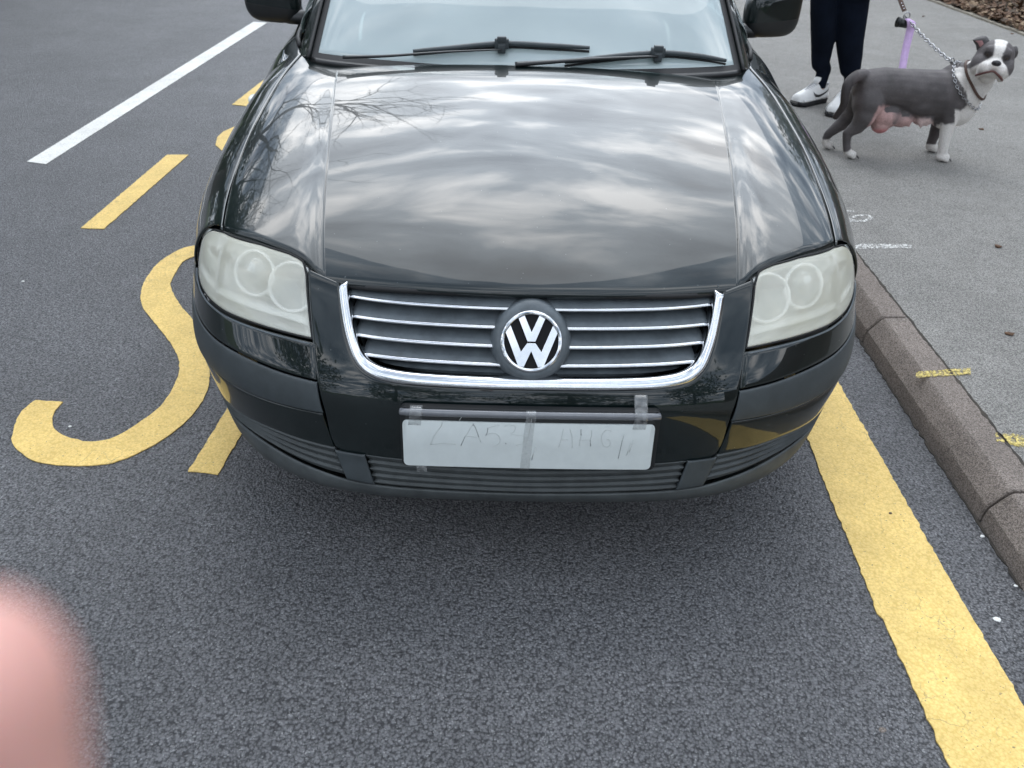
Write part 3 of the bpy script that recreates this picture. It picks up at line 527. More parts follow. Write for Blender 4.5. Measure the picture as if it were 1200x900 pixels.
mb = MB(); mb.lathe([(.0545, .0028), (.0545, .0060), (.0560, .0082), (.0595, .0090), (.0625, .0078), (.0640, .005), (.0640, .0)], ec, en, 72)
Vp = [(-.43, .74), (-.13, .0), (.13, .0), (.43, .74), (.235, .84), (0, .30), (-.235, .84)]
Wp = [(-.84, .30), (-.68, .52), (-.33, -.33), (-.14, -.05), (.14, -.05), (.33, -.33), (.68, .52), (.84, .30), (.41, -.80), (.225, -.82), (0, -.32), (-.225, -.82), (-.41, -.80)]
mb.prism(Vp[::-1] if False else Vp, .0028, .0078, lambda x, y, z: E3(x, y, z)); mb.prism(Wp, .0028, .0078, lambda x, y, z: E3(x, y, z))
em = mb.build('emblem', 'chrome', car); autosmooth(em, 30)
bv = em.modifiers.new('b', 'BEVEL'); bv.width = .0008; bv.segments = 2; bv.limit_method = 'ANGLE'; bv.angle_limit = R(40)

# --- headlamps
def headlamp(sd):
    hl = empty('headlamp', tuple(F(sd*.7, .64))); hl.parent = car; hl.matrix_parent_inverse = Matrix.Translation(-Vector(car.location))
    zlo = lambda s_: np.interp(s_, [.46, .55, .64, .72, .80, .85, .88, .90, .92], [.571, .575, .579, .582, .590, .600, .612, .632, .66])
    zhi = lambda s_: np.interp(s_, [.48, .51, .525, .545, .575, .66, .81, .86, .885, .905, .92], [.685, .698, .707, .7145, .7205, .728, .729, .722, .714, .70, .68])
    def q(a, b_, off=0.):
        b2 = b_; si = .476+(.520-.476)*b2+.012*max(0, (b2-.85)/.15)**2
        so_ = np.interp(b2, [0, .04, .1, .2, .35, .8, .92, .97, 1], [.862, .876, .888, .897, .903, .912, .906, .892, .868])
        s_ = si+(so_-si)*a; lo, hi = zlo(s_), zhi(s_)
        if hi < lo+.01: hi = lo+.01
        return s_, lo+(hi-lo)*b2
    def skin(off, na=40, nb=26, edge=False):
        P = []
        for a in espace(na, .44, .007):
            row = []
            for b_ in espace(nb, .14, .007):
                s_, z_ = q(a, b_); o_ = off+(rolled(a, .44, .007)+rolled(b_, .14, .007) if edge else 0)
                if edge: o_ += .006*math.sin(PI*a)**.5*math.sin(PI*b_)**.6
                row.append(F(sd*s_, z_, o_))
            P.append(row)
        return P
    mb = MB(); mb.grid(skin(-.0005, edge=True)); o_ = outward(mb.build('lens', 'lens_hazy', hl)); solid(o_, .003)
    # housing: back and four walls
    def hb(a, b_, k):   # k 0 at lens, 1 at back
        s_, z_ = q(a, b_); pt = F(sd*s_, z_, -.004); bk = np.array([sd*(.46+.30*a), .30+.09*a+.0*b_, .575+.12*b_]); return pt+(bk-pt)*k*.55
    mb = MB(); A_ = np.linspace(0, 1, 16); B_ = np.linspace(0, 1, 10)
    mb.grid([[hb(a, b_, .75) for b_ in B_] for a in A_])
    for b0 in (0, 1): mb.grid([[hb(a, b0, k) for k in (0, .4, .75)] for a in A_])
    for a0 in (0, 1): mb.grid([[hb(a0, b_, k) for k in (0, .4, .75)] for b_ in B_])
    mb.build('lamp_housing', 'lamp_housing', hl)
    # step of the bezel under the reflectors
    mb = MB(); mb.grid([[hb(a, .16, .05), hb(a, .20, .12), hb(a, .24, .35)] for a in np.linspace(.02, .98, 16)]); solid(mb.build('bezel', 'lamp_housing', hl), .002)
    mb = MB(); mb.grid([[hb(.70, b_, k) for k in (.0, .03, .5)] for b_ in np.linspace(.05, .96, 10)]); mb.grid([[hb(.72, b_, k) for k in (.03, .5)] for b_ in np.linspace(.05, .96, 10)]); solid(mb.build('lamp_divider', 'chrome_dull', hl), .003)
    ax = np.array([sd*.34, -1, .34]); ax /= np.linalg.norm(ax)
    # inner reflector bowl
    for s_, z_, r_, nm in ((.556, .655, .050, 'main'), (.668, .668, .046, 'dip')):
        nl_ = F(sd*s_+.004, z_)-F(sd*s_-.004, z_); nv_ = F(sd*s_, z_+.004)-F(sd*s_, z_-.004); nn_ = np.cross(nl_, nv_); nn_ /= np.linalg.norm(nn_); nn_ = nn_ if nn_[1] < 0 else -nn_; ax = nn_*.85+np.array([0, -.15, 0]); ax /= np.linalg.norm(ax); c = F(sd*s_, z_, -.017)
        bowl = [(r_+.003, -.004), (r_+.003, .001), (r_, .0015)]+[(r_*math.sqrt(k), -.045*(1-k)) for k in np.linspace(.97, .04, 14)]
        mb = MB(); mb.lathe(bowl, c, ax, 40); rf = mb.build('reflector', 'reflector', hl)
        mb = MB(); mb.lathe([(r_-.0025, .0), (r_-.001, .005), (r_+.003, .006), (r_+.005, 0), (r_+.004, -.004)], c, ax, 40); mb.build('trim_ring', 'ring_white', rf)
        if nm == 'dip':
            mb = MB(); cc = c+ax*-.012; cc = cc+np.array([0, 0, .008]); mb.grid([[cc+ax*.026*math.sin(a)+(np.cross(ax, [0, 0, 1.])*math.cos(w)+np.cross(np.cross(ax, [0, 0, 1.]), ax)*math.sin(w))*.033*math.cos(a) for w in np.linspace(0, 2*PI, 32, endpoint=False)] for a in np.linspace(-.3, PI/2, 12)], closev=True); mb.build('projector', 'bulb_shade', rf)
        else:
            mb = MB(); mb.tube([c-ax*.04, c-ax*.012], [.011, .008], 16); mb.build('bulb', 'bulb_shade', rf)
    # indicator at the outer end
    mb = MB(); c = F(sd*.80, .655, -.04); mb.lathe([(.030, 0), (.028, -.01), (.018, -.03), (.004, -.036)], c, np.array([sd*.7, -.7, 0]), 24); mb.build('indicator', 'lamp_housing', hl)
    # rubber seal round the lens
    ring = [q(a, 0) for a in np.linspace(0, 1, 40)]+[q(1, b_) for b_ in np.linspace(.03, 1, 20)]+[q(a, 1) for a in np.linspace(.97, 0, 40)]+[q(0, b_) for b_ in np.linspace(.97, .03, 12)]
    mb = MB(); pth = [F(sd*a, b_, -.003) for a, b_ in ring]; mb.tube(pth+[pth[0]], .0026, 6, False); mb.build('seal', 'rubber', hl)
    # bright bead below the lens
    bd = [F(sd*s_, zlo(s_)-.0085, .0005) for s_ in np.linspace(.478, .90, 40)]; mb = MB(); mb.tube(bd, .0022, 6); mb.build('bead', 'slat_plastic', hl)
    return hl
for sd in (1, -1): headlamp(sd)

# --- number plate: holder, white card, tape, pen strokes
def pl(x, z, o_): # plate plane leans back a little and bows with the nose
    t_ = (z-.338)/.113; return np.array([x, -.0195+.010*t_+.05*x*x-o_, z])
def rrect(x0, x1, z0, z1, r, n=6):
    P = []
    for cx_, cz_, a0 in ((x1-r, z1-r, 0), (x0+r, z1-r, 90), (x0+r, z0+r, 180), (x1-r, z0+r, 270)):
        P += [(cx_+r*math.cos(R(a0+90*i/n)), cz_+r*math.sin(R(a0+90*i/n))) for i in range(n+1)]
    return P
def platepart(name, poly, z0, z1, m, parent, sub=24, smooth=False):
    """polygon cut in columns so that it bends with the plate plane"""
    x0_, x1_ = min(p_[0] for p_ in poly), max(p_[0] for p_ in poly); xs = np.concatenate([x0_+.012*(1-np.cos(np.linspace(0, PI/2, 9))), np.linspace(x0_+.012, x1_-.012, sub)[1:-1], x1_-.012*(1-np.cos(np.linspace(PI/2, 0, 9)))]); V = []; top = []; bot = []
    P = np.array(poly+[poly[0]])
    for x_ in xs:
        x2 = min(max(x_, xs[0]+1e-5), xs[-1]-1e-5); zz_ = []
        for i in range(len(P)-1):
            (xa, za_), (xb, zb_) = P[i], P[i+1]
            if (xa-x2)*(xb-x2) <= 0 and xa != xb: zz_.append(za_+(zb_-za_)*(x2-xa)/(xb-xa))
        bot.append(min(zz_)); top.append(max(zz_))
    rows = [[pl(x_, b_, z0), pl(x_, b_, z1-.0006), pl(x_, b_+.0008, z1), pl(x_, (t_+b_)/2, z1), pl(x_, t_-.0008, z1), pl(x_, t_, z1-.0006), pl(x_, t_, z0)] for x_, b_, t_ in zip(xs, bot, top)]
    mb = MB(); mb.grid(rows, closev=True); n_ = 7; mb.F += [tuple(range(n_)), tuple(len(mb.V)-n_+i for i in reversed(range(n_)))]; mb.mi += [0, 0]
    return autosmooth(outward(mb.build(name, m, parent), (0, .1, .4)), 35)
holder = platepart('plate_holder', rrect(-.267, .272, .333, .478, .012), -.010, .0035, 'black_plastic', car)
npl = platepart('number_plate', rrect(-.262, .262, .337, .448, .010, 5), .0040, .0075, 'plate_card', car, 60)
bar_p = [pl(x_, .467+.0, .006) for x_ in np.linspace(-.264, .268, 30)]
mb = MB(); mb.tube([bar_p[0]+np.array([0, .012, -.004])]+bar_p+[bar_p[-1]+np.array([0, .012, -.004])], .0078, 12, sq=(.75, 1.), up=(0, 0, 1)); bar = mb.build('holder_bar', 'grey_plastic', holder); bar.data.materials[0] = mat('bar_gloss', (.15, .155, .17), .14, coat=1., noise_amt=.2)
# letters in pen, read from the photo: faint strokes
def zoomL(px_, py_): return (465+px_*160/1200, 455+py_*100/750)
def zoomR(px_, py_): return (610+px_*165/1200, 455+py_*105/764)
def plpt(px_, py_):
    lo, hi = .30, .50
    for _ in range(40):
        m_ = (lo+hi)/2; w = at(px_, py_, z=m_)
        if w[1] < pl(w[0], m_, .0078)[1]: lo, hi = lo, m_
        else: lo, hi = m_, hi
        # ray y falls as z rises
    w = at(px_, py_, z=(lo+hi)/2); return w
def plpt(px_, py_):
    best = min(np.linspace(.32, .47, 600), key=lambda z_: abs(at(px_, py_, z=z_)[1]-pl(at(px_, py_, z=z_)[0], z_, .0078)[1])); w = at(px_, py_, z=best); return pl(w[0], best, .0078)
ink = {'pen_ink': [('L', [(672, 310), (668, 330)], .001), ('L', [(564, 505), (600, 425)], .0011), ('L', [(668, 312), (690, 345), (720, 430)], .0011), ('L', [(800, 348), (795, 385), (782, 415)], .0011), ('R', [(515, 350), (515, 400)], .0012), ('R', [(868, 440), (850, 520), (832, 600)], .0012), ('R', [(593, 440), (597, 495)], .0010), ('L', [(955, 480), (960, 490)], .0015)],
       'pen_faint': [('L', [(402, 295), (385, 340), (340, 400), (315, 445), (298, 495)], .0011), ('L', [(298, 495), (400, 485), (518, 492)], .0010), ('L', [(600, 425), (625, 390), (660, 330)], .0009), ('L', [(600, 425), (640, 422), (700, 432)], .0008), ('L', [(720, 430), (738, 475)], .0008), ('L', [(782, 412), (830, 395), (880, 405), (905, 440), (900, 480), (865, 505), (840, 508)], .0008), ('L', [(800, 352), (850, 335), (905, 325)], .0007),
                     ('L', [(945, 335), (985, 322), (1040, 335), (1030, 380), (1000, 400), (1050, 410), (1120, 425), (1110, 480), (1050, 500)], .0007), ('L', [(575, 243), (545, 290)], .0007),
                     ('R', [(365, 345), (345, 440), (325, 500)], .0008), ('R', [(420, 345), (438, 420), (440, 510)], .0008), ('R', [(355, 440), (405, 440)], .0008), ('R', [(515, 400), (505, 455), (500, 490)], .0009), ('R', [(500, 445), (560, 440), (600, 445)], .0008), ('R', [(603, 360), (605, 400), (593, 440)], .0009),
                     ('R', [(775, 365), (735, 355), (700, 385), (690, 430), (705, 490), (745, 500), (765, 470), (755, 440), (735, 440)], .0008), ('R', [(885, 390), (868, 440)], .0007), ('R', [(935, 470), (905, 570)], .0009), ('R', [(965, 440), (925, 550)], .0008), ('R', [(100, 180), (70, 400), (40, 510)], .0007), ('R', [(125, 500), (95, 610)], .0016)]}
for mname, L_ in ink.items():
    for side_, pts, w_ in L_:
        mb = MB()
        P = [plpt(*((zoomL if side_ == 'L' else zoomR)(*p_))) for p_ in pts]
        mb.tube(crom(P, 5) if len(P) > 2 else P, w_*.75, 5, sq=(1, .35), up=(0, 1, 0)); mb.build('pen_stroke', mname, npl)
def tape(pts, w, m='tape_clear'):
    """clear tape laid over bar and card: pts are (px,py,z offset from plate)"""
    rows = []
    for (x_, z_, o_) in pts:
        rows.append([pl(x_+d_*w, z_, o_+.0006*noise.noise((d_*9, z_*200, x_*50))) for d_ in np.linspace(-.5, .5, 7)])
    mb = MB(); mb.grid(rows); o_ = outward(mb.build('clear_tape', m, car), (0, .3, .4)); solid(o_, .0003); return o_
XL = lambda px_: plpt(px_, 500)[0]
tape([(-.232, .484, .006), (-.232, .478, .016), (-.233, .467, .0165), (-.234, .456, .012), (-.236, .449, .0095), (-.237, .438, .0085)], .026)
tape([(.003, .480, .009), (.003, .477, .016), (.003, .467, .0165), (.002, .457, .012), (.001, .450, .0092), (-.001, .42, .0084), (-.003, .38, .0084), (-.006, .338, .0084), (-.007, .329, .004)], .020)
tape([(.228, .507, -.012), (.228, .495, -.004), (.229, .480, .010), (.229, .467, .0165), (.229, .457, .012), (.229, .449, .0095), (.228, .438, .0085)], .027)
tape([(-.225, .334, .002), (-.225, .325, .0015), (-.225, .318, .003)], .022)

# --- bonnet
SHUT = crom([(.669, .278, .735), (.686, .39, .760), (.695, .52, .79), (.697, .68, .83), (.690, .86, .87), (.675, 1.0, .905), (.657, 1.14, .929)], 20)
CRE = crom([(.427, .151, .685), (.453, .315, .760), (.476, .54, .830), (.505, .785, .884), (.530, 1.025, .921)], 20)
def ip(A, t_):
    x = min(max(t_, 0), 1)*(len(A)-1); i = min(int(x), len(A)-2); return A[i]+(A[i+1]-A[i])*(x-i)
HZ = np.polyfit(np.linspace(0, 1, 8), [.681, .742, .794, .836, .873, .903, .926, .943], 3)
def hood_pt(a, b_):
    """a 0 centre .. 1 shut line, b 0 front .. 1 rear"""
    ac = .62
    c0 = np.array([0, .118+(1.0-.118)*b_, np.polyval(HZ, b_)+.0])
    cr_ = ip(resC, b_); sh = ip(resS, b_)
    if a <= ac:
        t_ = a/ac; y_ = c0[1]+(cr_[1]-c0[1])*t_**2.2; x_ = cr_[0]*t_; z0_ = c0[2]+(cr_[2]-c0[2])*t_**2.0; z0_ += .0012*math.sin(PI*b_)*(t_**6)
        return np.array([x_, y_, z0_])
    t_ = (a-ac)/(1-ac); t2 = t_
    x_ = cr_[0]+(sh[0]-cr_[0])*t2; y_ = cr_[1]+(sh[1]-cr_[1])*t2
    bulge = .007*math.sin(PI*min(b_, 1))**.6*math.sin(PI*t2**1.25)
    z_ = cr_[2]+(sh[2]-cr_[2])*t2+bulge+.004*math.sin(PI*b_)
    if b_ < 1:  # front edge follows the lamp: a curve above the straight chord
        k = (1-b_)**1.7; fe = FE(t2); x_ += (fe[0]-(cr0[0]+(sh0[0]-cr0[0])*t2))*k; y_ += (fe[1]-(cr0[1]+(sh0[1]-cr0[1])*t2))*k; z_ += (fe[2]-(cr0[2]+(sh0[2]-cr0[2])*t2)-.0)*k
    return np.array([x_, y_, z_])
def psm(P, deg=4):
    t_ = np.linspace(0, 1, len(P)); w = np.ones(len(P)); w[:3] = w[-3:] = 8; return np.stack([np.polyval(np.polyfit(t_, P[:, k], deg, w=w), t_) for k in range(3)], 1)
resC = psm(resamp(CRE, 300)); resS = psm(resamp(SHUT, 300)); cr0, sh0 = resC[0], resS[0]
FEP = resamp(crom([F(.463, .687), F(.483, .694), F(.50, .704), F(.524, .715), (F(.57, .7265)), F(.67, .7395), F(.76, .741), F(.828, .738)], 12), 200)
FEP[:, 1] += .0
def FE(t_): return ip(FEP, t_)
resC[:, :] = resC; 
rows = []
for b_ in espace(90, 1.0, .006):
    row = []
    for a in np.concatenate([np.linspace(-1, -.62, 30)[:-1], [-.6225, -.62, -.6175], np.linspace(-.60, .60, 61), [.6175, .62, .6225], np.linspace(.62, 1, 30)[1:]]):
        v = hood_pt(abs(a), b_); v = v.copy(); v[0] = math.copysign(v[0], a)
        dr = rolled(b_, 1.0, .006) ; v[2] += dr; 
        if b_ < .01: v[1] -= 0
        ed = (1-abs(a))*.6
        if ed < .006: v[2] += -(.006-math.sqrt(max(.006**2-(.006-ed)**2, 0)))*.8
        row.append(v)
    rows.append(row)
# front lip turns down
lip = [[v+np.array([0, .010, -.016]) for v in rows[0]], [v+np.array([0, .0015, -.008]) for v in rows[0]], [v+np.array([0, -.0015, -.003]) for v in rows[0]]]
mb = MB(); mb.grid(lip+rows); bon = outward(mb.build('bonnet', 'car_paint', car), (0, .6, 0)); solid(bon, .008)
# rubber strip between bonnet and front panel
mb = MB(); mb.tube([F(s_, .672 if abs(s_) < .4 else .674, -.014) for s_ in np.linspace(-.455, .455, 60)], .007, 6); mb.build('bonnet_seal', 'rubber', car)
mb = MB(); mb.grid([[F(s_, .676, -.012), F(s_, .670, -.05), F(s_, .66, -.09)] for s_ in np.linspace(-.9, .9, 60)]); solid(mb.build('slam_panel', 'dark_void', car), .003)

# --- front wings
BW = ([.25, .39, .45, .55, .66, .85, 1.0, 1.2, 1.6, 2.4, 3.4, 4.2, 4.62], [.745, .785, .803, .827, .843, .861, .868, .873, .873, .873, .866, .845, .80])
SHY = np.array([p_[1] for p_ in SHUT])
def sec_top(y):
    if y <= 1.14: return np.interp(y, SHY, SHUT[:, 0]), np.interp(y, SHY, SHUT[:, 2])
    return np.interp(y, [1.14, 1.3, 1.6, 2.2, 3.0, 3.9, 4.4, 4.62], [.657, .70, .735, .752, .745, .70, .66, .62]), np.interp(y, [1.14, 1.3, 1.6, 2.2, 3.0, 3.9, 4.4, 4.62], [.929, .942, .952, .962, .972, .985, .98, .96])
def arch(y, yc=.93, r=.365, zc=.31):
    return zc+math.sqrt(r*r-(y-yc)**2) if abs(y-yc) < r else .0
def side_pt(y, v, zb=None, off=0.):
    """v 0 top .. 1 bottom"""
    xs, zs = sec_top(y); Wd = np.interp(y, *BW); zm = .60
    if zb is None: zb = .22
    vt = v*(1.0)
    z_end = zb; tot = (zs-zm)+(zm-zb)
    z_ = zs-(zs-zb)*v if False else None
    # first 45% of v on the shoulder arc, the rest straight down
    if v <= .5:
        th_ = v/.5*PI/2*.98; xx = xs+(Wd-xs)*math.sin(th_)**1.4; z_ = zm+(zs-zm)*math.cos(th_)
        if z_ < zb: z_ = zb
    else:
        k = (v-.5)/.5; z0_ = zm+(zs-zm)*math.cos(PI/2*.98); z_ = z0_+(zb-z0_)*k; xx = Wd-.035*max(0, (.6-z_)/.4)**2
        if zb > z0_: z_ = zb
    return np.array([xx+off, y, z_])
def wing_y0(v): return np.interp(v, [0, .12, .25, .4, .5, .55, 1], [.280, .308, .336, .354, .372, .386, .40])
for sd in (1, -1):
    rows = []
    for u in espace(60, 1.0, .005):
        row = []
        for v in np.concatenate([[0, .004, .012], np.linspace(.03, 1, 40)]):
            y_ = wing_y0(v)+(1.33-wing_y0(v))*u
            zb = max(.58 if y_ < .60 else .22, arch(y_)); 
            if zb > .22 and zb < .58 and y_ < .65: zb = .58
            p_ = side_pt(y_, v, zb); 
            if v < .012: p_[2] -= (.012-v)/.012*.004
            dr = rolled(u, 1., .005); p_[0] += dr; p_[0] *= sd; row.append(p_)
        rows.append(row)
    mb = MB(); mb.grid(rows); w_ = outward(mb.build('front_wing', 'car_paint', car), (0, .9, .5)); solid(w_, .004)
    # doors, rear quarter
    for nm, ya, yb in (('front_door', 1.336, 2.36), ('rear_door', 2.366, 3.30), ('rear_quarter', 3.306, 4.60)):
        rows = []
        for u in espace(40, yb-ya, .005):
            y_ = ya+(yb-ya)*u; zb = max(.24, arch(y_, 3.63)) if y_ > 3.25 else .24; row = []
            for v in np.linspace(0, 1, 30):
                p_ = side_pt(y_, v, zb, rolled(u, yb-ya, .005)); p_[0] *= sd; row.append(p_)
            rows.append(row)
        mb = MB(); mb.grid(rows); d_ = outward(mb.build(nm, 'car_paint', car), (0, (ya+yb)/2, .5)); solid(d_, .005)
        if 'door' in nm:
            mb = MB(); hy = yb-.16; hx = side_pt(hy, .28)[0]; mb.tube([(sd*(hx-.01), hy-.09, .80), (sd*(hx+.03), hy-.07, .80), (sd*(hx+.035), hy, .802), (sd*(hx+.03), hy+.07, .80), (sd*(hx-.01), hy+.09, .80)], .012, 8, sq=(1.2, .7)); mb.build('door_handle', 'car_paint', d_)
    mb = MB(); mb.box((sd*.872, 2.3, .50), (.008, .93, .028), bev=.006); mb.build('side_moulding', 'grey_plastic', car)
    mb = MB(); mb.box((sd*.82, 2.28, .22), (.03, .95, .035), bev=.02); mb.build('sill', 'black_plastic', car)
    # wheel arches (liner) and wheels
    for yc in (.93, 3.63):
        mb = MB(); mb.grid([[(sd*x_, yc+.362*math.cos(a), .31+.362*math.sin(a)) for x_ in (.45, .845)] for a in np.linspace(-.3, PI+.3, 24)]); solid(mb.build('wheel_arch_liner', 'black_plastic', car), .004)
        wh = empty('wheel', (sd*.75, yc, .31)); wh.parent = car; wh.matrix_parent_inverse = Matrix.Translation(-Vector(car.location))
        mb = MB(); mb.lathe([(.20, -.09), (.26, -.10), (.295, -.095), (.312, -.075), (.315, 0), (.312, .075), (.295, .095), (.26, .10), (.20, .09)], (sd*.75, yc, .313), (1, 0, 0), 48); mb.build('tyre', 'tyre', wh)
        mb = MB(); mb.lathe([(.205, -.09), (.205, .085), (.19, .08), (.17, .045), (.05, .05), (.03, .06), (.0, .06)], (sd*.75, yc, .313), (sd, 0, 0), 40)
        for k in range(7):
            w = k*2*PI/7; mb.tube([(sd*.81, yc+.04*math.cos(w), .313+.04*math.sin(w)), (sd*.825, yc+.195*math.cos(w), .313+.195*math.sin(w))], [.022, .016], 8)
        mb.build('rim', 'rim_metal', wh)
    # repeater and door mirror
    mb = MB(); mb.grid(superell((sd*.842, 1.22, .775), (.012, .03, .012), .8, .8, 10, 16), closev=True); mb.build('side_repeater', 'washer_white', car)
    mr_ = empty('door_mirror', (sd*.87, 1.67, 1.05)); mr_.parent = car; mr_.matrix_parent_inverse = Matrix.Translation(-Vector(car.location))
    cz = .995+.012; cx_, cy_ = .862, 1.68
    def mtf(v): # shell leans: narrower inboard
        k = 1+.12*v[0]/.1; return np.array([sd*v[0], v[1]+.02*v[0]/.1, v[2]*k+.012*v[0]/.1])
    P = superell((sd*cx_, cy_, cz), (.098, .065, .082), .55, .55, 28, 40, mtf); up_ = [r_ for r_ in P if np.mean([q_[2] for q_ in r_]) > cz-.026]; lo_ = [r_ for r_ in P if np.mean([q_[2] for q_ in r_]) <= cz-.018]
    mb = MB(); mb.grid(up_, closev=True); outward(mb.build('mirror_cap', 'car_paint', mr_), (sd*cx_, cy_, cz))
    mb = MB(); mb.grid(lo_, closev=True); mb.tube([(sd*.855, cy_+.01, cz-.045), (sd*.80, cy_-.02, cz-.060), (sd*.735, cy_-.05, cz-.062)], [.05, .042, .034], 14, sq=(1, .62)); outward(mb.build('mirror_base', 'black_plastic', mr_), (sd*cx_, cy_, cz))
    mb = MB(); mb.grid(superell((sd*cx_, cy_+.060, cz+.004), (.082, .008, .062), .5, .5, 10, 24), closev=True); mb.build('mirror_glass', 'reflector', mr_)

# --- windscreen, pillars, roof
WB = crom([(0, 1.005, .930), (.25, 1.012, .932), (.45, 1.030, .938), (.56, 1.050, .942), (.612, 1.075, .944)], 12)     # foot of the glass
WT = crom([(0, 1.80, 1.425), (.25, 1.81, 1.42), (.42, 1.84, 1.408), (.50, 1.87, 1.40), (.545, 1.90, 1.388)], 12)
wbr, wtr = resamp(WB, 60), resamp(WT, 60)
def ws(u, v, o_=0.):
    a = abs(u); i = int(round(a*59)); p_ = wbr[i]+(wtr[i]-wbr[i])*v; p_ = p_+np.array([0, -.45, .9])*.028*math.sin(PI*v)+np.array([0, -.5, .86])*o_; return np.array([math.copysign(p_[0], u), p_[1], p_[2]])
mb = MB(); mb.grid([[ws(u, v) for v in np.linspace(-.02, 1, 24)] for u in np.linspace(-1, 1, 80)]); wsc = outward(mb.build('windscreen', 'windscreen_glass', car), (0, 2, .6)); solid(wsc, .005)
mb = MB(); mb.grid([[ws(u, v, .0015) for v in np.linspace(-.02, .004, 3)] for u in np.linspace(-1, 1, 60)])
for sd in (1, -1): mb.grid([[ws(sd*u, v, .0015) for u in (.965, 1.0)] for v in np.linspace(0, 1, 30)])
mb.build('windscreen_band', 'rubber', wsc)
mb = MB(); rows = []
for u in np.linspace(-1, 1, 60):
    b_ = ws(u, -.02); h0 = hood_pt(min(abs(u)*.80, 1), 1.0); rows.append([b_+np.array([0, .0, .002]), b_+np.array([0, -.008, -.006]), np.array([b_[0], h0[1]+.0, h0[2]-.022])])
mb.grid(rows); solid(mb.build('cowl', 'black_plastic', car), .003)
for sd in (1, -1):
    mb = MB(); rows = []
    for v in np.linspace(-.03, 1, 36):
        g_ = ws(sd, v); t_ = max(v, 0)
        o3 = np.array([sd*(.657+(.575-.657)*t_), 1.14+(1.98-1.14)*t_, .929+(1.372-.929)*t_+.03*math.sin(PI*t_)])
        if v < 0: o3 = np.array([sd*.658, 1.13, .922])
        m_ = (g_+o3)/2; rows.append([g_+np.array([sd*.001, .004, -.003]), g_+np.array([sd*.006, .0, .006]), g_+(o3-g_)*.45+np.array([0, -.004, .008]), g_+(o3-g_)*.62+np.array([0, -.002, .004]), o3+np.array([0, -.004, .004]), o3+np.array([sd*.012, .010, -.004]), o3+np.array([sd*.010, .03, -.02])])
    mb.grid(rows); pi_ = mb.build('windscreen_pillar', 'car_paint', car); outward(pi_, (0, 1.8, .8)); solid(pi_, .003)
    mb = MB(); mb.tube([r_[1]+np.array([0, -.002, .001]) for r_ in rows], .0055, 6); mb.build('pillar_seal', 'rubber', pi_)
    mb = MB(); mb.tube([r_[4]+np.array([sd*.002, -.002, .002]) for r_ in rows], .0035, 6); mb.build('drip_rail', 'chrome_dull', pi_)
RAIL = crom([(.575, 1.98, 1.372), (.585, 2.3, 1.40), (.59, 2.9, 1.405), (.58, 3.6, 1.39), (.555, 4.25, 1.34)], 12); rr2 = resamp(RAIL, 40)
mb = MB(); rows = []
for i, p_ in enumerate(rr2):
    t_ = i/39; fy = 1.80+(4.30-1.80)*t_; fz = 1.425+.035*math.sin(PI*t_*.8)-.05*t_**3; rows.append([np.array([u*p_[0], fy+(p_[1]-fy)*abs(u)**2.5, fz+(p_[2]-fz)*abs(u)**2.6]) for u in np.linspace(-1, 1, 40)])
mb.grid(rows); solid(outward(mb.build('roof', 'car_paint', car), (0, 3, 0)), .006)
for sd in (1, -1):
    for nm, ya, yb in (('side_window', 1.36, 2.33), ('side_window', 2.40, 3.28), ('side_window', 3.36, 4.2)):
        rows = []
        for u in np.linspace(0, 1, 14):
            yb_ = ya+(yb-ya)*u; xb, zb = sec_top(yb_); yt = max(yb_+.1, 2.02) if ya < 1.5 else yb_; yt = min(yt, 4.2); top = np.array([np.interp(yt, rr2[:, 1], rr2[:, 0]), yt, np.interp(yt, rr2[:, 1], rr2[:, 2])-.012])
            if ya < 1.5:
                t2 = min(1, (yb_-1.2)/.78); topz = .945+(1.36-.945)*t2; 
                if t2 < 1: top = np.array([.657+(.575-.657)*t2+.012, yb_, topz])
            bot = np.array([xb-.006, yb_, zb]); rows.append([(lambda q_: np.array([sd*q_[0], q_[1], q_[2]]))(bot+(top-bot)*v+np.array([.02*math.sin(PI*v), 0, 0])) for v in np.linspace(0, 1, 10)])
        mb = MB(); mb.grid(rows); solid(outward(mb.build(nm, 'side_glass', car), (0, 2.5, 1)), .004)
    for yp, w_ in ((2.365, .035), (3.32, .04), (4.25, .06)):
        xb, zb = sec_top(yp); tx_ = np.interp(yp, rr2[:, 1], rr2[:, 0]); tz = np.interp(yp, rr2[:, 1], rr2[:, 2]); mb = MB()
        mb.tube([(sd*(xb-.01), yp, zb-.01), (sd*((xb+tx_)/2+.016), yp, (zb+tz)/2), (sd*tx_, yp, tz)], [w_]*3, 8, sq=(1, .35), up=(0, 0, 1)); mb.build('side_pillar', 'black_plastic', car)
    mb = MB(); mb.tube([(sd*(sec_top(y_)[0]+.002), y_, sec_top(y_)[1]+.004) for y_ in np.linspace(1.2, 4.2, 40)], .008, 6); mb.build('waist_trim', 'rubber', car)
    mb = MB(); mb.tube([(sd*p_[0]*.93, p_[1], p_[2]+.03) for p_ in rr2[4:-3]], .012, 8); mb.build('roof_rail', 'chrome_dull', car)
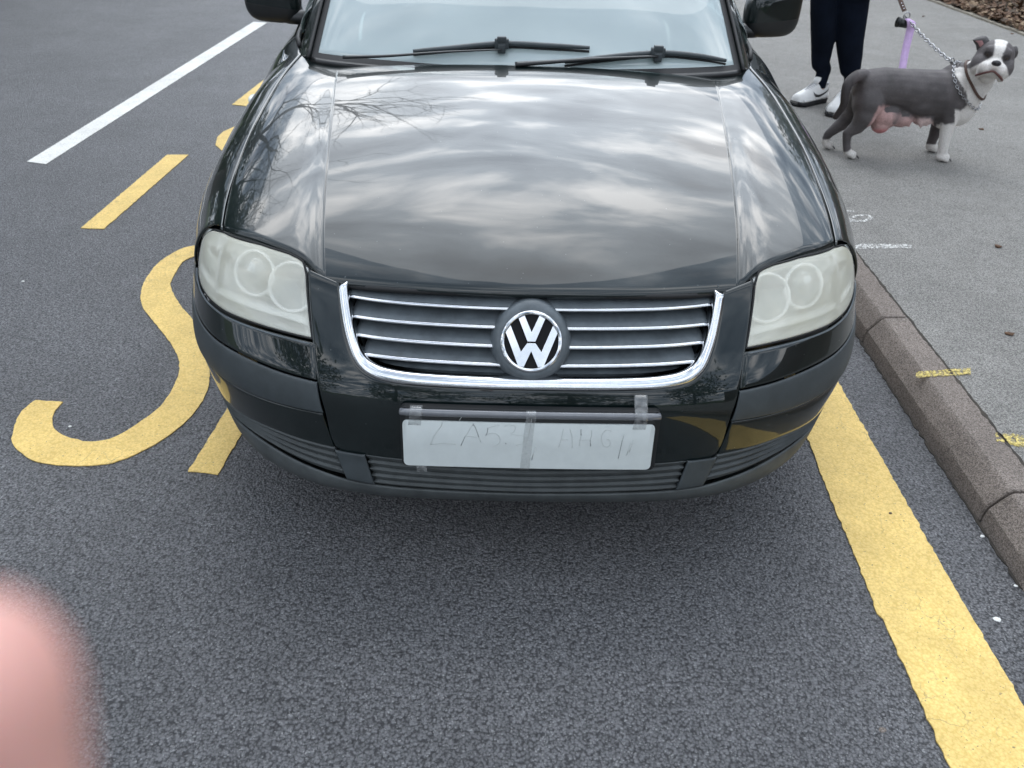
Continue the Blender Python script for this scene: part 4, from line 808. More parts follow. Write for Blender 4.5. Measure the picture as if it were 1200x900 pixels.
# tail: tailgate, rear glass, bumper, lamps
rows = []
for z_ in np.linspace(.25, .96, 16):
    y_ = 4.62+.06*math.sin(PI*(z_-.2)/.9); hw_ = .80-.10*max(0, (z_-.7)/.3); rows.append([(u*hw_, y_-.10*abs(u)**3, z_) for u in np.linspace(-1, 1, 24)])
mb = MB(); mb.grid(rows); solid(outward(mb.build('tailgate', 'car_paint', car)), .01)
mb = MB(); mb.grid([[(u*(.66-.11*v), 4.60-.32*v-.05*abs(u)**3, .96+.38*v) for u in np.linspace(-1, 1, 20)] for v in np.linspace(0, 1, 10)]); solid(outward(mb.build('rear_window', 'side_glass', car)), .005)
mb = MB(); mb.grid([[(u*.83, 4.72-.14*abs(u)**3, z_) for u in np.linspace(-1, 1, 24)] for z_ in (.25, .30, .42, .52, .54)]); solid(outward(mb.build('rear_bumper', 'car_paint', car)), .02)
for sd in (1, -1):
    mb = MB(); mb.grid(superell((sd*.72, 4.60, .80), (.10, .06, .10), .4, .4, 12, 20), closev=True); mb.build('tail_lamp', 'red_lens', car)
# cabin: floor, dashboard, seats, steering wheel
mb = MB(); mb.box((0, 2.7, .35), (.74, 1.7, .04)); mb.box((0, 1.30, .60), (.74, .02, .3)); mb.build('cabin_floor', 'interior', car, False)
mb = MB(); mb.grid([[(u*.68, 1.12+.5*v-.02*abs(u)**2, .895+.02*math.sin(PI*v)-.10*max(0, v-.8)/.2) for v in np.linspace(0, 1, 12)] for u in np.linspace(-1, 1, 20)]); solid(mb.build('dashboard', 'interior', car), .02)
for sx in (-.36, .36):
    mb = MB(); mb.grid(superell((sx, 2.2, .50), (.25, .27, .10), .5, .5, 12, 20), closev=True); mb.grid(superell((sx, 2.50, .80), (.24, .09, .33), .5, .5, 14, 20), closev=True); mb.grid(superell((sx, 2.56, 1.19), (.13, .05, .08), .6, .6, 10, 16), closev=True); mb.build('seat', 'seat_cloth', car)
mb = MB(); ctr = np.array([-.36, 1.72, .88]); axs = np.array([0, .9, .42]); u_ = np.array([1., 0, 0]); v_ = np.cross(axs/np.linalg.norm(axs), u_)
mb.tube([ctr+(u_*math.cos(w)+v_*math.sin(w))*.18 for w in np.linspace(0, 2*PI, 33)], .014, 8, False); mb.tube([ctr-u_*.17, ctr, ctr+u_*.17], .018, 8); mb.tube([ctr, ctr+np.array([0, -.3, -.14])], .03, 8); mb.build('steering_wheel', 'interior', car)
# --- wipers
def wsp(px_, py_, o_):
    """point on the glass (raised by o_) seen at that place"""
    best = None
    for y_ in np.linspace(.95, 1.5, 220):
        w = at(px_, py_, y=y_); a = min(abs(w[0])/.6, 1); i = int(round(a*59)); fb = wbr[i]; ft = wtr[i]; t_ = (y_-fb[1])/(ft[1]-fb[1]); zg = fb[2]+(ft[2]-fb[2])*t_+.025*math.sin(PI*min(max(t_, 0), 1))+o_
        e_ = abs(w[2]-zg)
        if best is None or e_ < best[0]: best = (e_, w)
    return best[1]
def wiper(blade, hub, arm, thick):
    wp = empty('windscreen_wiper', tuple(wsp(*arm[0], .03))); wp.parent = car; wp.matrix_parent_inverse = Matrix.Translation(-Vector(car.location))
    P = crom([wsp(*b_, .016) for b_ in blade], 12); k = len(P); rr_ = [.0055+.004*math.sin(PI*i/(k-1))**.5 for i in range(k)]
    mb = MB(); mb.tube(P, rr_, 8, sq=(1., .8)); mb.build('blade_spoiler', 'grey_plastic', wp)
    mb = MB(); mb.tube([p_+np.array([0, .002, -.010]) for p_ in P], .0035, 6); mb.build('rubber_edge', 'rubber', wp)
    P = crom([wsp(*b_, .028) for b_ in arm], 10); k = len(P); mb = MB(); mb.tube(P, [thick*(1-.55*i/(k-1)) for i in range(k)], 8, sq=(1., .6)); mb.build('wiper_arm', 'black_plastic', wp)
    h = wsp(*hub, .026); mb = MB(); mb.box(h, (.020, .010, .013), bev=.004); mb.box(h+np.array([0, -.004, .012]), (.013, .008, .007), bev=.002); mb.box(h+np.array([.0, -.006, -.012]), (.011, .008, .012), bev=.003); mb.build('blade_clip', 'grey_plastic', wp)
wiper([(484, 60), (530, 56), (588, 51), (640, 53), (691, 56)], (588, 51), [(402, 67), (455, 65.5), (520, 61), (588, 58)], .008)
wiper([(662, 73), (710, 67), (771, 62), (815, 65), (851, 71)], (771, 61.5), [(604, 75.5), (640, 73), (700, 69), (771, 66)], .012)

# ================================================================== organic helper: volumes fused by voxel remesh
def cap_mesh(mb, a, b_, ra, rb, n=20, k=7):
    a = np.array(a, float); b_ = np.array(b_, float); d = b_-a; L_ = np.linalg.norm(d)+1e-9; d /= L_
    prof = [(max(ra*math.cos(w), 1e-5), ra*math.sin(w)) for w in np.linspace(-PI/2, 0, k)]+[(max(rb*math.cos(w), 1e-5), L_+rb*math.sin(w)) for w in np.linspace(0, PI/2, k)]
    o = len(mb.V); mb.lathe(prof, a, d, n); n_ = len(prof)
def ell(mb, c, h, rot=None):
    P = superell((0, 0, 0), h, 1, 1, 16, 24); rot = np.eye(3) if rot is None else rot
    mb.grid([[np.array(c)+rot@v for v in r_] for r_ in P], closev=True)
def chain_(mb, pts, rs):
    for i in range(len(pts)-1): cap_mesh(mb, pts[i], pts[i+1], rs[i], rs[i+1])
def fuse(mb, name, vox, sm_it, parent=None, sub=0):
    me = bpy.data.meshes.new('tmp'); me.from_pydata([tuple(map(float, v)) for v in mb.V], [], mb.F); o = bpy.data.objects.new('tmp', me); C.objects.link(o)
    bm = bmesh.new(); bm.from_mesh(me); bmesh.ops.remove_doubles(bm, verts=bm.verts, dist=1e-5); bmesh.ops.recalc_face_normals(bm, faces=bm.faces); bm.to_mesh(me); bm.free()
    md = o.modifiers.new('r', 'REMESH'); md.mode = 'VOXEL'; md.voxel_size = vox; md.use_smooth_shade = True
    m2 = o.modifiers.new('s', 'SMOOTH'); m2.factor = .5; m2.iterations = sm_it
    dg = bpy.context.evaluated_depsgraph_get(); dg.update(); ev = o.evaluated_get(dg); nm = bpy.data.meshes.new_from_object(ev); bpy.data.objects.remove(o); bpy.data.meshes.remove(me)
    nm.name = name; nm.polygons.foreach_set('use_smooth', [True]*len(nm.polygons)); r_ = bpy.data.objects.new(name, nm); link(r_, parent); return r_
def vcol(o, fn, matname, rough=.7, bump=.3, bscale=150, bdist=.003, spec=.3, sss=0.):
    me = o.data; at_ = me.color_attributes.new('coat', 'FLOAT_COLOR', 'POINT'); n_ = len(me.vertices); cs = np.ones((n_, 4), np.float32)
    for i, v in enumerate(me.vertices): cs[i, :3] = fn(np.array(v.co), np.array(v.normal))
    at_.data.foreach_set('color', cs.ravel())
    m = bpy.data.materials.new(matname); m.use_nodes = True; t = m.node_tree; b = t.nodes['Principled BSDF']; b.inputs['Roughness'].default_value = rough; b.inputs['Specular IOR Level'].default_value = spec
    a = nn(t, 'ShaderNodeVertexColor', layer_name='coat'); co = nn(t, 'ShaderNodeTexCoord'); n = nn(t, 'ShaderNodeTexNoise'); n.inputs['Scale'].default_value = bscale; n.inputs['Detail'].default_value = 5; lk(t, co.outputs['Object'], n.inputs['Vector'])
    mr_ = nn(t, 'ShaderNodeMapRange'); lk(t, n.outputs['Fac'], mr_.inputs[0]); mr_.inputs[1].default_value = .25; mr_.inputs[2].default_value = .75; mr_.inputs[3].default_value = .62; mr_.inputs[4].default_value = 1.32
    vs = nn(t, 'ShaderNodeVectorMath', operation='SCALE'); lk(t, a.outputs[0], vs.inputs[0]); lk(t, mr_.outputs[0], vs.inputs['Scale']); lk(t, vs.outputs[0], b.inputs['Base Color'])
    bp = nn(t, 'ShaderNodeBump'); bp.inputs['Strength'].default_value = bump; bp.inputs['Distance'].default_value = bdist; lk(t, n.outputs['Fac'], bp.inputs['Height']); lk(t, bp.outputs[0], b.inputs['Normal'])
    if sss: b.inputs['Subsurface Weight'].default_value = sss; b.inputs['Subsurface Radius'].default_value = (.01, .004, .002)
    me.materials.append(m); M[matname] = m; return o

# ================================================================== DOG
dog = empty('dog', (2.08, 3.06, KH)); tag(dog, 'grey and white stocky dog with pink belly, side-on with head turned to the viewer', 'dog')
D = lambda px_, py_, y_: at(px_, py_, y=y_)
mb = MB(); yc = 3.06; yn = 2.985; yf = 3.15
# trunk
tr_ = [(D(1021, 103, yc), .098), (D(1033, 103, yc), .104), (D(1048, 103.5, yc), .102), (D(1068, 107, yc), .114), (D(1088, 110, yc), .122), (D(1108, 111, yc), .128)]
chain_(mb, [p_ for p_, r_ in tr_], [r_ for p_, r_ in tr_])
ell(mb, D(1112, 121, yc), (.10, .105, .135)); ell(mb, D(1021, 97, yc), (.085, .09, .066))
ell(mb, D(1126, 122, yc-.01), (.085, .09, .115))      # breast
ell(mb, D(1117, 93, yc), (.085, .060, .058)); ell(mb, D(1019, 116, yn+.062), (.090, .072, .115)); ell(mb, D(1017, 119, yf-.05), (.078, .06, .11))          # withers
# shoulders
ell(mb, D(1116, 112, yn+.003), (.062, .058, .110)); ell(mb, D(1112, 126, yn-.004), (.050, .046, .060)); ell(mb, D(1119, 99, yn+.02), (.040, .04, .065)); ell(mb, D(1082, 122, yn+.03), (.11, .07, .06)); ell(mb, D(1113, 116, yf-.02), (.065, .05, .10))
# belly and teats
ell(mb, D(1037, 134, yc-.02), (.085, .085, .072)); ell(mb, D(1032, 145, yc-.035), (.050, .055, .050)); ell(mb, D(1055, 137, yc-.02), (.07, .07, .052)); ell(mb, D(1082, 136, yc-.02), (.065, .065, .050))
for px_, py_, r_ in ((1033, 154, .020), (1056, 148, .014), (1065, 148, .012), (1079, 149, .013), (1086, 147, .012)): cap_mesh(mb, D(px_, py_-6, yc-.06), D(px_, py_+.5, yc-.065), r_*1.5, r_*.45)
# neck
nk = [(D(1120, 98, yc), .105), (D(1133, 93, yc-.02), .090), (D(1144, 88, yc-.05), .080), (D(1156, 79, yc-.08), .070)]
chain_(mb, [p_ for p_, r_ in nk], [r_ for p_, r_ in nk]); cap_mesh(mb, D(1131, 112, yc-.03), D(1150, 96, yc-.07), .085, .062)
# head, facing the viewer: local axes
hc = D(1164, 71, yc-.11); fw = np.array([-.38, -.90, .20]); fw /= np.linalg.norm(fw); hr = np.array([.90, -.40, 0]); hr /= np.linalg.norm(hr); tilt = -.10; hu = np.cross(hr, fw); hu = hu if hu[2] > 0 else -hu
c_, s_ = math.cos(tilt), math.sin(tilt); hr, hu = hr*c_+hu*s_, hu*c_-hr*s_
Hm = np.stack([hr, fw, hu], 1); HP = lambda x, y, z: hc+hr*x+fw*y+hu*z
ell(mb, HP(0, 0, .012), (.092, .085, .088), Hm); ell(mb, HP(-.052, .015, -.020), (.048, .055, .060), Hm); ell(mb, HP(.052, .015, -.020), (.048, .055, .060), Hm)
ell(mb, HP(0, .062, .030), (.055, .045, .045), Hm); ell(mb, HP(0, .095, -.030), (.046, .066, .036), Hm); ell(mb, HP(0, .088, -.060), (.038, .052, .026), Hm)
ell(mb, HP(-.034, .112, -.045), (.032, .044, .034), Hm); ell(mb, HP(.034, .112, -.045), (.032, .044, .034), Hm); ell(mb, HP(-.062, .04, -.030), (.038, .05, .050), Hm); ell(mb, HP(.062, .04, -.030), (.038, .05, .050), Hm); ell(mb, HP(-.038, .062, .044), (.026, .03, .018), Hm); ell(mb, HP(.038, .062, .044), (.026, .03, .018), Hm)
cap_mesh(mb, HP(-.044, .10, -.060), HP(-.053, .092, -.084), .024, .014); cap_mesh(mb, HP(.044, .10, -.060), HP(.053, .092, -.084), .024, .014)
ell(mb, HP(-.040, .070, .028), (.024, .016, .014), Hm); ell(mb, HP(.040, .070, .028), (.024, .016, .014), Hm)
cap_mesh(mb, HP(0, 0, -.05), HP(0, .05, -.075), .05, .04)
# near fore leg
chain_(mb, [D(1115, 122, yn), D(1112, 143, yn-.005), D(1107, 163, yn-.01), D(1104, 181, yn-.01)], [.058, .041, .029, .025])
# far fore leg
chain_(mb, [D(1106, 125, yf-.02), D(1100, 145, yf), D(1094, 160, yf), D(1090, 170, yf)], [.055, .038, .028, .024])
# near hind leg: thigh, knee, hock, shank
chain_(mb, [D(1021, 106, yn+.060), D(1018, 122, yn+.025), D(1013, 137, yn), D(1005, 148, yn), D(993, 156, yn+.005), D(992, 168, yn), D(993, 178, yn-.005)], [.085, .080, .056, .040, .025, .021, .021])
# far hind leg
chain_(mb, [D(1012, 112, yf-.03), D(1004, 128, yf-.01), D(990, 142, yf), D(981, 149, yf), D(971, 157, yf), D(967, 164, yf)], [.075, .066, .044, .032, .024, .020])
# tail
tl = crom([D(1012, 88, yc-.02), D(1003, 90, yc-.06), D(994, 98, yc-.10), D(990.5, 110, yc-.12), D(988, 124, yc-.12), (D(979, 137, yc-.10))], 5); chain_(mb, list(tl), list(np.linspace(.033, .016, len(tl))))
# paws
def paw(mb, c, r_, toe=1):
    c = np.array(c, float); c[2] = KH
    ell(mb, c+[.012*toe, 0, .026], (.040*r_, .033*r_, .026*r_))
    for k in (-1.5, -.5, .5, 1.5): ell(mb, c+[.036*toe*r_-.004*abs(k), k*.015*r_, .014], (.020*r_, .0095*r_, .0145*r_))
for p_, r_ in ((D(1101, 187, yn-.01), .92), (D(1089, 174.5, yf), .88), (D(994, 182.5, yn-.005), .78), (D(967, 170.5, yf), .78)):
    paw(mb, p_, r_)
def proj(P):
    d = P-CPOS; z_ = d@CF_; return 600+FPX*(d@CR_)/z_, 450-FPX*(d@CU_)/z_
GREY = np.array([.088, .078, .078]); DARK = np.array([.055, .046, .046]); WHT = np.array([.72, .68, .64]); PINK = np.array([.50, .32, .30]); BRN = np.array([.13, .10, .09])
def sdist(p_, c, h): return np.linalg.norm((p_-np.array(c))/np.array(h))-1
cpaws = [(D(993.5, 183, yn), .050), (D(966, 171, yf), .055)]
A_br = D(1133, 118, yc); legf = D(1112, 143, yn-.005); legf2 = D(1097, 152, yf)
def mixc(c, k, w): w = ss(w); return c*(1-w)+np.array(k)*w
def coat(p_, n_):
    w1 = noise.noise(Vector(p_*22)); w2 = noise.noise(Vector(p_*60)); w3 = noise.noise(Vector(p_*9)); loc = Hm.T@(p_-hc); x, y, z = loc; nx_, ny_ = proj(p_)
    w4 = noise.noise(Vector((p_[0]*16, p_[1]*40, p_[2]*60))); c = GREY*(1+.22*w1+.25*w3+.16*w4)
    if p_[2] > KH+.20 and n_[2] > .2: c = c*1.12  # sheen on upward-facing fur, painted into the coat colour
    inhead = loc@loc < .175**2 and y > -.03
    if inhead:
        c = GREY*1.25
        c = mixc(c, WHT, .5+(.017+.16*max(0, z-.01)+.003*w1-abs(x+.003))/.008 if y > 0 else 0)
        c = mixc(c, WHT, .5+((.022+.95*max(0, (.012-z)))+.004*w1-abs(x))/.010 if (y > .055 and z < .03) else 0)
        c = mixc(c, WHT*.95, .5+(-.058+.006*w1-z)/.008)
        for sx in (-1, 1): c = mixc(c, DARK*.7, .5+(1-math.hypot((x-sx*.042)/.021, (z-.019)/.014))*1.6 if y > .03 else 0)
        c = mixc(c, WHT*.55+PINK*.4, .35 if (y > .10 and -.05 < z < -.03) else 0)
        return c
    td = np.linalg.norm(tl-p_, axis=1).min(); c = mixc(c, DARK*.75, (.043-td)/.008 if nx_ < 1006 else 0); c = mixc(c, DARK*1.7, .5+(1-math.hypot((nx_-1006)/6, (ny_-110)/24))*1.2 if p_[1] < yc else 0)
    c = mixc(c, GREY*1.35, .9-math.hypot((nx_-1114)/9, (ny_-108)/20))  # lighter shoulder patch: muscle shading painted into the coat colour
    wk = .5+(nx_-1132-(ny_-100)*.02-3.5*w1-2.*w2)/3.5 if ny_ < 152 and p_[2] > KH+.2 else 0
    c = mixc(c, WHT, wk)
    if nx_ > 1119 and p_[2] > KH+.05: c = mixc(c, WHT, .5+(ny_-129-4*w1)/3)
    if nx_ > 1097 and p_[0] > legf[0]-.075 and p_[1] < yc-.012: c = mixc(c, WHT, .5+(ny_-146-4*w1-2*w2)/5)
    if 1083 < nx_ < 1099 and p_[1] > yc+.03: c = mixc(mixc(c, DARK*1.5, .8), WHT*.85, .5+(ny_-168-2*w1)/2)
    for q_, r_ in cpaws: c = mixc(c, WHT*.93, .5+(r_+.008*w1-np.linalg.norm(p_-np.array([q_[0]+.015, q_[1], KH+.012])))/.008)
    xb = (nx_-1022)/(1099-1022)
    if -.15 < xb < .94 and p_[2] > KH+.10 and n_[2] < .45:
        edge = np.interp(nx_, [1012, 1024, 1030, 1040, 1052, 1066, 1078, 1090, 1100], [160, 136, 124, 126, 132, 136, 138, 139, 150])
        wp = .5+(ny_-edge-3*w1-2*w2)/7.
        if ny_ < 163 and p_[1] < yc+.06:
            pk = PINK*(1+.15*w1+.1*w2); pk = mixc(pk, GREY*1.5, .3+w3*1.6 if 1046 < nx_ < 1076 and ny_ < 146 else 0); pk = mixc(pk, PINK*.75+WHT*.3, (nx_-1072)/6); pk = mixc(pk, [.60, .24, .24], (ny_-149)/5)
            c = mixc(c, pk, min(wp, 1.))
    return c
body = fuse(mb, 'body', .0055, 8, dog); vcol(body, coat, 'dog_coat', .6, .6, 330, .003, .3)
# facial features
mb = MB()
ell(mb, HP(0, .152, -.018), (.0225, .014, .0150), Hm); nose = fuse(mb, 'nose', .0025, 3, dog); nose.data.materials.append(mat('dog_nose', (.022, .018, .02), .35))
mb = MB()
for sx in (-1, 1): ell(mb, HP(sx*.0075, .165, -.018), (.0038, .003, .003), Hm)
mb.build('nostril', 'dark_void', nose)
mb = MB(); mb.tube(crom([HP(-.062, .108, -.086), HP(-.050, .134, -.079), HP(-.026, .153, -.066), (HP(0, .158, -.056)), HP(.026, .153, -.066), HP(.050, .134, -.079), HP(.062, .108, -.086)], 6), .0055, 6); o = mb.build('mouth', None, dog, True, ['dog_lip']) if False else None
mat('dog_lip', (.10, .035, .03), .45); mb.build('mouth', 'dog_lip', dog)
mat('dog_eye', (.06, .045, .035), .06)
for sx in (-1, 1):
    mb = MB(); ell(mb, HP(sx*.040, .0775, .0185), (.0115, .0085, .0095), Hm); mb.build('eye', 'dog_eye', dog)
# ears: rose ears folded back
def ear(sx, folded):
    b0 = HP(sx*.066, -.012, .062)
    if sx < 0: pts = [[HP(-.052, .0, .082), HP(-.078, -.006, .100), HP(-.108, -.004, .090), HP(-.128, .0, .072)], [HP(-.060, .012, .070), HP(-.082, .014, .086), HP(-.104, .010, .078), HP(-.126, .006, .071)], [HP(-.070, .010, .048), HP(-.086, .006, .058), HP(-.102, .004, .064), HP(-.122, .002, .069)], [HP(-.076, -.01, .028), HP(-.090, -.012, .034), HP(-.102, -.006, .052), HP(-.120, -.002, .067)]]
    else: pts = [[HP(.060, -.02, .078), HP(.078, -.03, .084), HP(.092, -.05, .070), HP(.098, -.07, .05)], [HP(.070, -.012, .066), HP(.088, -.022, .066), HP(.098, -.045, .058), HP(.100, -.07, .046)], [HP(.078, -.016, .048), HP(.092, -.028, .046), HP(.100, -.05, .046), HP(.100, -.07, .043)], [HP(.080, -.03, .03), HP(.090, -.045, .032), HP(.098, -.06, .036), HP(.099, -.071, .04)]]
    P = np.array(pts); P = np.array([crom(P[i], 5) for i in range(4)]); P = np.array([crom(P[:, j], 5) for j in range(P.shape[1])])
    mb = MB(); mb.grid(P); o_ = mb.build('ear', 'dog_ear', dog); solid(o_, .005, 0)
    if sx < 0:
        c = P.reshape(-1, 3).mean(0); Pi = c+(P-c)*.66+fw*.004; mb = MB(); mb.grid(Pi); i_ = mb.build('inner_ear', 'dog_inner_ear', o_); solid(i_, .002, 0)
mat('dog_ear', tuple(GREY*.8), .6, noise_amt=.2); mat('dog_inner_ear', (.42, .22, .22), .6)
ear(-1, 1); ear(1, 1)
for px_, py_, y_ in ((1101, 187, yn-.01), (1089, 174.5, yf), (993.5, 183, yn-.005), (966, 171, yf)):
    c = D(px_, py_, y_); c[2] = KH; mb = MB()
    for k in (-1.5, -.5, .5, 1.5): cap_mesh(mb, c+[.053-.004*abs(k), k*.0155, .015], c+[.061-.004*abs(k), k*.0155, .007], .0035, .0015, 8, 4)
    mb.build('claws', 'dog_nose', dog)
# chain collar and strap, worn
def torus_link(mb, c, ax1, ax2, R1, R2, r_, n=14, m=6):
    c = np.array(c, float); nrm_ = np.cross(ax1, ax2); P = []
    for i in range(n):
        w = 2*PI*i/n; ctr = c+ax1*R1*math.cos(w)+ax2*R2*math.sin(w); out = ax1*R2*math.cos(w)+ax2*R1*math.sin(w); out /= np.linalg.norm(out)
        P.append([ctr+out*r_*math.cos(v)+nrm_*r_*math.sin(v) for v in np.linspace(0, 2*PI, m, endpoint=False)])
    mb.grid(P, closeu=True, closev=True)
def chainlinks(mb, path, L_, w_, r_):
    path = np.array(path); d = np.concatenate([[0], np.cumsum(np.linalg.norm(np.diff(path, axis=0), axis=1))]); n = int(d[-1]/(L_*1.75)); up_ = np.array([.3, -.7, .6])
    for i in range(n+1):
        t_ = d[-1]*i/n; c = np.array([np.interp(t_, d, path[:, k]) for k in range(3)]); c2 = np.array([np.interp(min(t_+.005, d[-1]), d, path[:, k]) for k in range(3)]); c1 = np.array([np.interp(max(t_-.005, 0), d, path[:, k]) for k in range(3)])
        tg = (c2-c1)/np.linalg.norm(c2-c1); a = np.cross(tg, up_); a /= np.linalg.norm(a); b_ = np.cross(a, tg); q_ = R(40 if i % 2 else -40); torus_link(mb, c, tg, a*math.cos(q_)+b_*math.sin(q_), L_, w_, r_)
collar_c = D(1131, 95, yc-.02); cax = D(1146, 86, yc-.06)-D(1120, 99, yc); cax /= np.linalg.norm(cax); ca = np.cross(cax, [0, 1, 0]); ca /= np.linalg.norm(ca); cb_ = np.cross(cax, ca)
def ring_on(body_o, c, a, b_, r0, n=48, lift=.004):
    me = body_o.data; vs = np.empty(len(me.vertices)*3); me.vertices.foreach_get('co', vs); vs = vs.reshape(-1, 3); ax = np.cross(a, b_); rel = vs-c; h_ = rel@ax; sel = np.abs(h_) < .012; rel = rel[sel]; u = rel@a; v = rel@b_; an = np.arctan2(v, u); rd_ = np.hypot(u, v); out = []
    for w in np.linspace(-PI, PI, n, endpoint=False):
        da = np.abs((an-w+PI) % (2*PI)-PI); k = (da < .12) & (rd_ < r0); q_ = rd_[k].max() if k.any() else r0*.75; out.append(q_)
    out = np.array(out); out = np.array([out[(i+np.arange(-2, 3)) % n].mean() for i in range(n)])
    P = [c+(a*math.cos(w)+b_*math.sin(w))*(q_+lift) for w, q_ in zip(np.linspace(-PI, PI, n, endpoint=False), out)]; return P+[P[0]]
rp_ = ring_on(body, collar_c, ca, cb_, .16); mb = MB(); chainlinks(mb, rp_, .0095, .0065, .0022); mb.build('chain_collar', 'chain_metal', dog)
c2_ = collar_c+cax*.045; rp2 = ring_on(body, c2_, ca, cb_, .15, lift=.002); mat('brown_leather', (.09, .045, .03), .55, noise_amt=.3)
mb = MB(); mb.tube(rp2, .006, 6, False, sq=(.5, 1.2)); mb.build('leather_collar', 'brown_leather', dog)

# ================================================================== LEAD
lead = empty('dog_lead', tuple(D(1066, 22, 3.5))); tag(lead, 'silver chain dog lead with a brown leather handle running up from the dog\'s neck', 'dog lead')
P0 = D(1122, 78, yc-.02); P1 = D(1062, 21, 3.62); pth = [P0+(P1-P0)*t_+np.array([0, 0, -.012*math.sin(PI*t_)]) for t_ in np.linspace(.12, 1, 30)]
mb = MB(); chainlinks(mb, pth, .0165, .0100, .0030); mb.build('chain', 'chain_metal', lead)
mb = MB(); torus_link(mb, P0+(P1-P0)*.085, ca, np.array([0, 0, 1.]), .017, .017, .0032, 20); torus_link(mb, P0+(P1-P0)*.015, cax, np.array([0, 0, 1.]), .017, .017, .003, 20); torus_link(mb, P1+np.array([0, 0, .01]), np.array([1., 0, 0]), np.array([0, 0, 1.]), .017, .020, .0032, 20); mb.build('lead_ring', 'chain_metal', lead)
mb = MB(); mb.tube([P0+(P1-P0)*.03, P0+(P1-P0)*.05, P0+(P1-P0)*.075], [.007, .010, .006], 10); mb.build('snap_clip', 'black_plastic', lead)
HB = D(1060, 13, 3.66); HAND = np.array([2.33, 3.95, 1.02]); hp_ = crom([HB, D(1055, 0, 3.70), D(1049, -20, 3.78), HAND+np.array([0, -.03, .0])], 8); mb = MB(); mb.tube(hp_, .013, 8, sq=(1, .2), up=(0, -1, .3)); lh = mb.build('leather_handle', 'brown_leather', lead)
mb = MB()
for k in (2, 4, 6, 9, 12): mb = MB(); mb.lathe([(.0035, 0), (.0035, .0015), (.0, .002)], hp_[k]+np.array([0, -.004, .0]), (0, -1, .35), 10); mb.build('stud', 'chrome', lh)
# lilac strap looped through the ring, hanging behind the dog
mat('lilac_web', (.66, .46, .74), .8, noise_amt=.15, nscale=60, bump=.4, bscale=400)
strap = crom([D(1063, 22, 3.58), D(1068, 27, 3.56), D(1066, 38, 3.56), D(1061, 60, 3.52), D(1057, 84, 3.46), D(1054, 112, 3.40)], 8)
mb = MB(); rows = []
for i, p_ in enumerate(strap):
    t_ = i/(len(strap)-1); w = .025 if t_ > .2 else .012+.013*t_/.2; a = .25+.5*math.sin(t_*2.0); d_ = np.array([math.cos(a), -math.sin(a)*.4, .05]); rows.append([p_+d_*w, p_, p_-d_*w])
mb.grid(rows); o = mb.build('lead_strap', 'lilac_web'); solid(o, .003, 0); tag(o, 'lilac webbing strap hanging from the lead ring behind the dog', 'strap')
mb = MB(); bc = D(1058.5, 27, 3.60); mb.tube([bc+np.array([-.034, 0, .004]), bc+np.array([.028, 0, -.004])], .024, 16); mb.tube([bc+np.array([-.036, 0, .004]), bc+np.array([-.026, 0, .003])], .0275, 16); o = mb.build('bag_holder', 'black_plastic'); tag(o, 'small black bag dispenser clipped to the lead ring', 'bag holder'); bho = o
mb = MB(); mb.tube([bc+np.array([.004, 0, .012]), bc+np.array([.012, 0, .03]), P1], .003, 6); mb.build('clip', 'black_plastic', bho)
mb = MB(); mb.tube([bc+np.array([.018, -.002, -.004]), bc+np.array([.030, -.002, -.010])], .0135, 12); mb.build('purple_roll', None, bho, True, ['purple_bag']) if False else None
mat('purple_bag', (.09, .03, .16), .5); mb.build('bag_roll', 'purple_bag', bho)

# ================================================================== PERSON
per = empty('person', (2.05, 4.12, KH)); tag(per, 'person in dark navy leggings and white trainers standing behind the dog, holding the lead', 'person')
mat('skin', (.55, .34, .26), .5, noise_amt=.08, nscale=40, bump=.15, bscale=300, bdist=.0008); mat('navy_cloth', (.005, .008, .016), 1., spec=.12, noise_amt=.35, nscale=9, bump=.5, bscale=30, bdist=.003); mat('jacket_cloth', (.03, .03, .035), .85, noise_amt=.3, nscale=6, bump=.6, bscale=18, bdist=.006); mat('hair_brown', (.05, .03, .02), .6, noise_amt=.4, nscale=60)
yl_, yr_ = 4.14, 3.98
SH1 = (at(964.5, 118.5, z=KH), at(930, 124.5, z=KH)); SH2 = (at(995, 119, z=KH)+[0, .02, 0], at(974, 138, z=KH)); ank = lambda s_: np.array([*(s_[0]+(s_[1]-s_[0])*.24)[:2], KH+.115]); la = ank(SH1); ra_ = ank(SH2); yl_ = la[1]; yr_ = ra_[1]-.02
lk_ = D(964.5, 46, yl_); rk = D(996, 52, yr_+.04)
lt = D(965, -6, yl_+.02); rt = D(999, -6, yr_+.08); zhip = KH+.86
lhp = np.array([2.00, 4.18, zhip]); rhp = np.array([2.17, 4.12, zhip])
mb = MB()
chain_(mb, [la-[0, 0, .07], la, la+[.006, .01, .10], D(961.5, 74, yl_+.01), lk_, lt, lhp], [.032, .036, .041, .053, .072, .077, .10])
chain_(mb, [ra_-[0, 0, .07], ra_, ra_+[.006, .01, .10], D(996.5, 80, yr_+.02), rk, rt, rhp], [.032, .036, .043, .062, .081, .105, .115])
pc = (lhp+rhp)/2; ell(mb, pc+[0, .02, .06], (.165, .12, .14)); ell(mb, pc+[0, .02, .26], (.125, .09, .15)); ell(mb, pc+[0, .02, .46], (.165, .11, .17)); chain_(mb, [pc+[-.14, .02, .56], pc+[.14, .02, .56]], [.065, .065])
chain_(mb, [pc+[0, .02, .60], pc+[0, .0, .70]], [.06, .052]); ell(mb, pc+[0, -.015, .80], (.078, .095, .115)); ell(mb, pc+[0, -.10, .785], (.012, .02, .018)); ell(mb, pc+[0, -.075, .735], (.035, .03, .03))
for sx in (-1, 1): ell(mb, pc+[sx*.078, .0, .80], (.012, .022, .032))
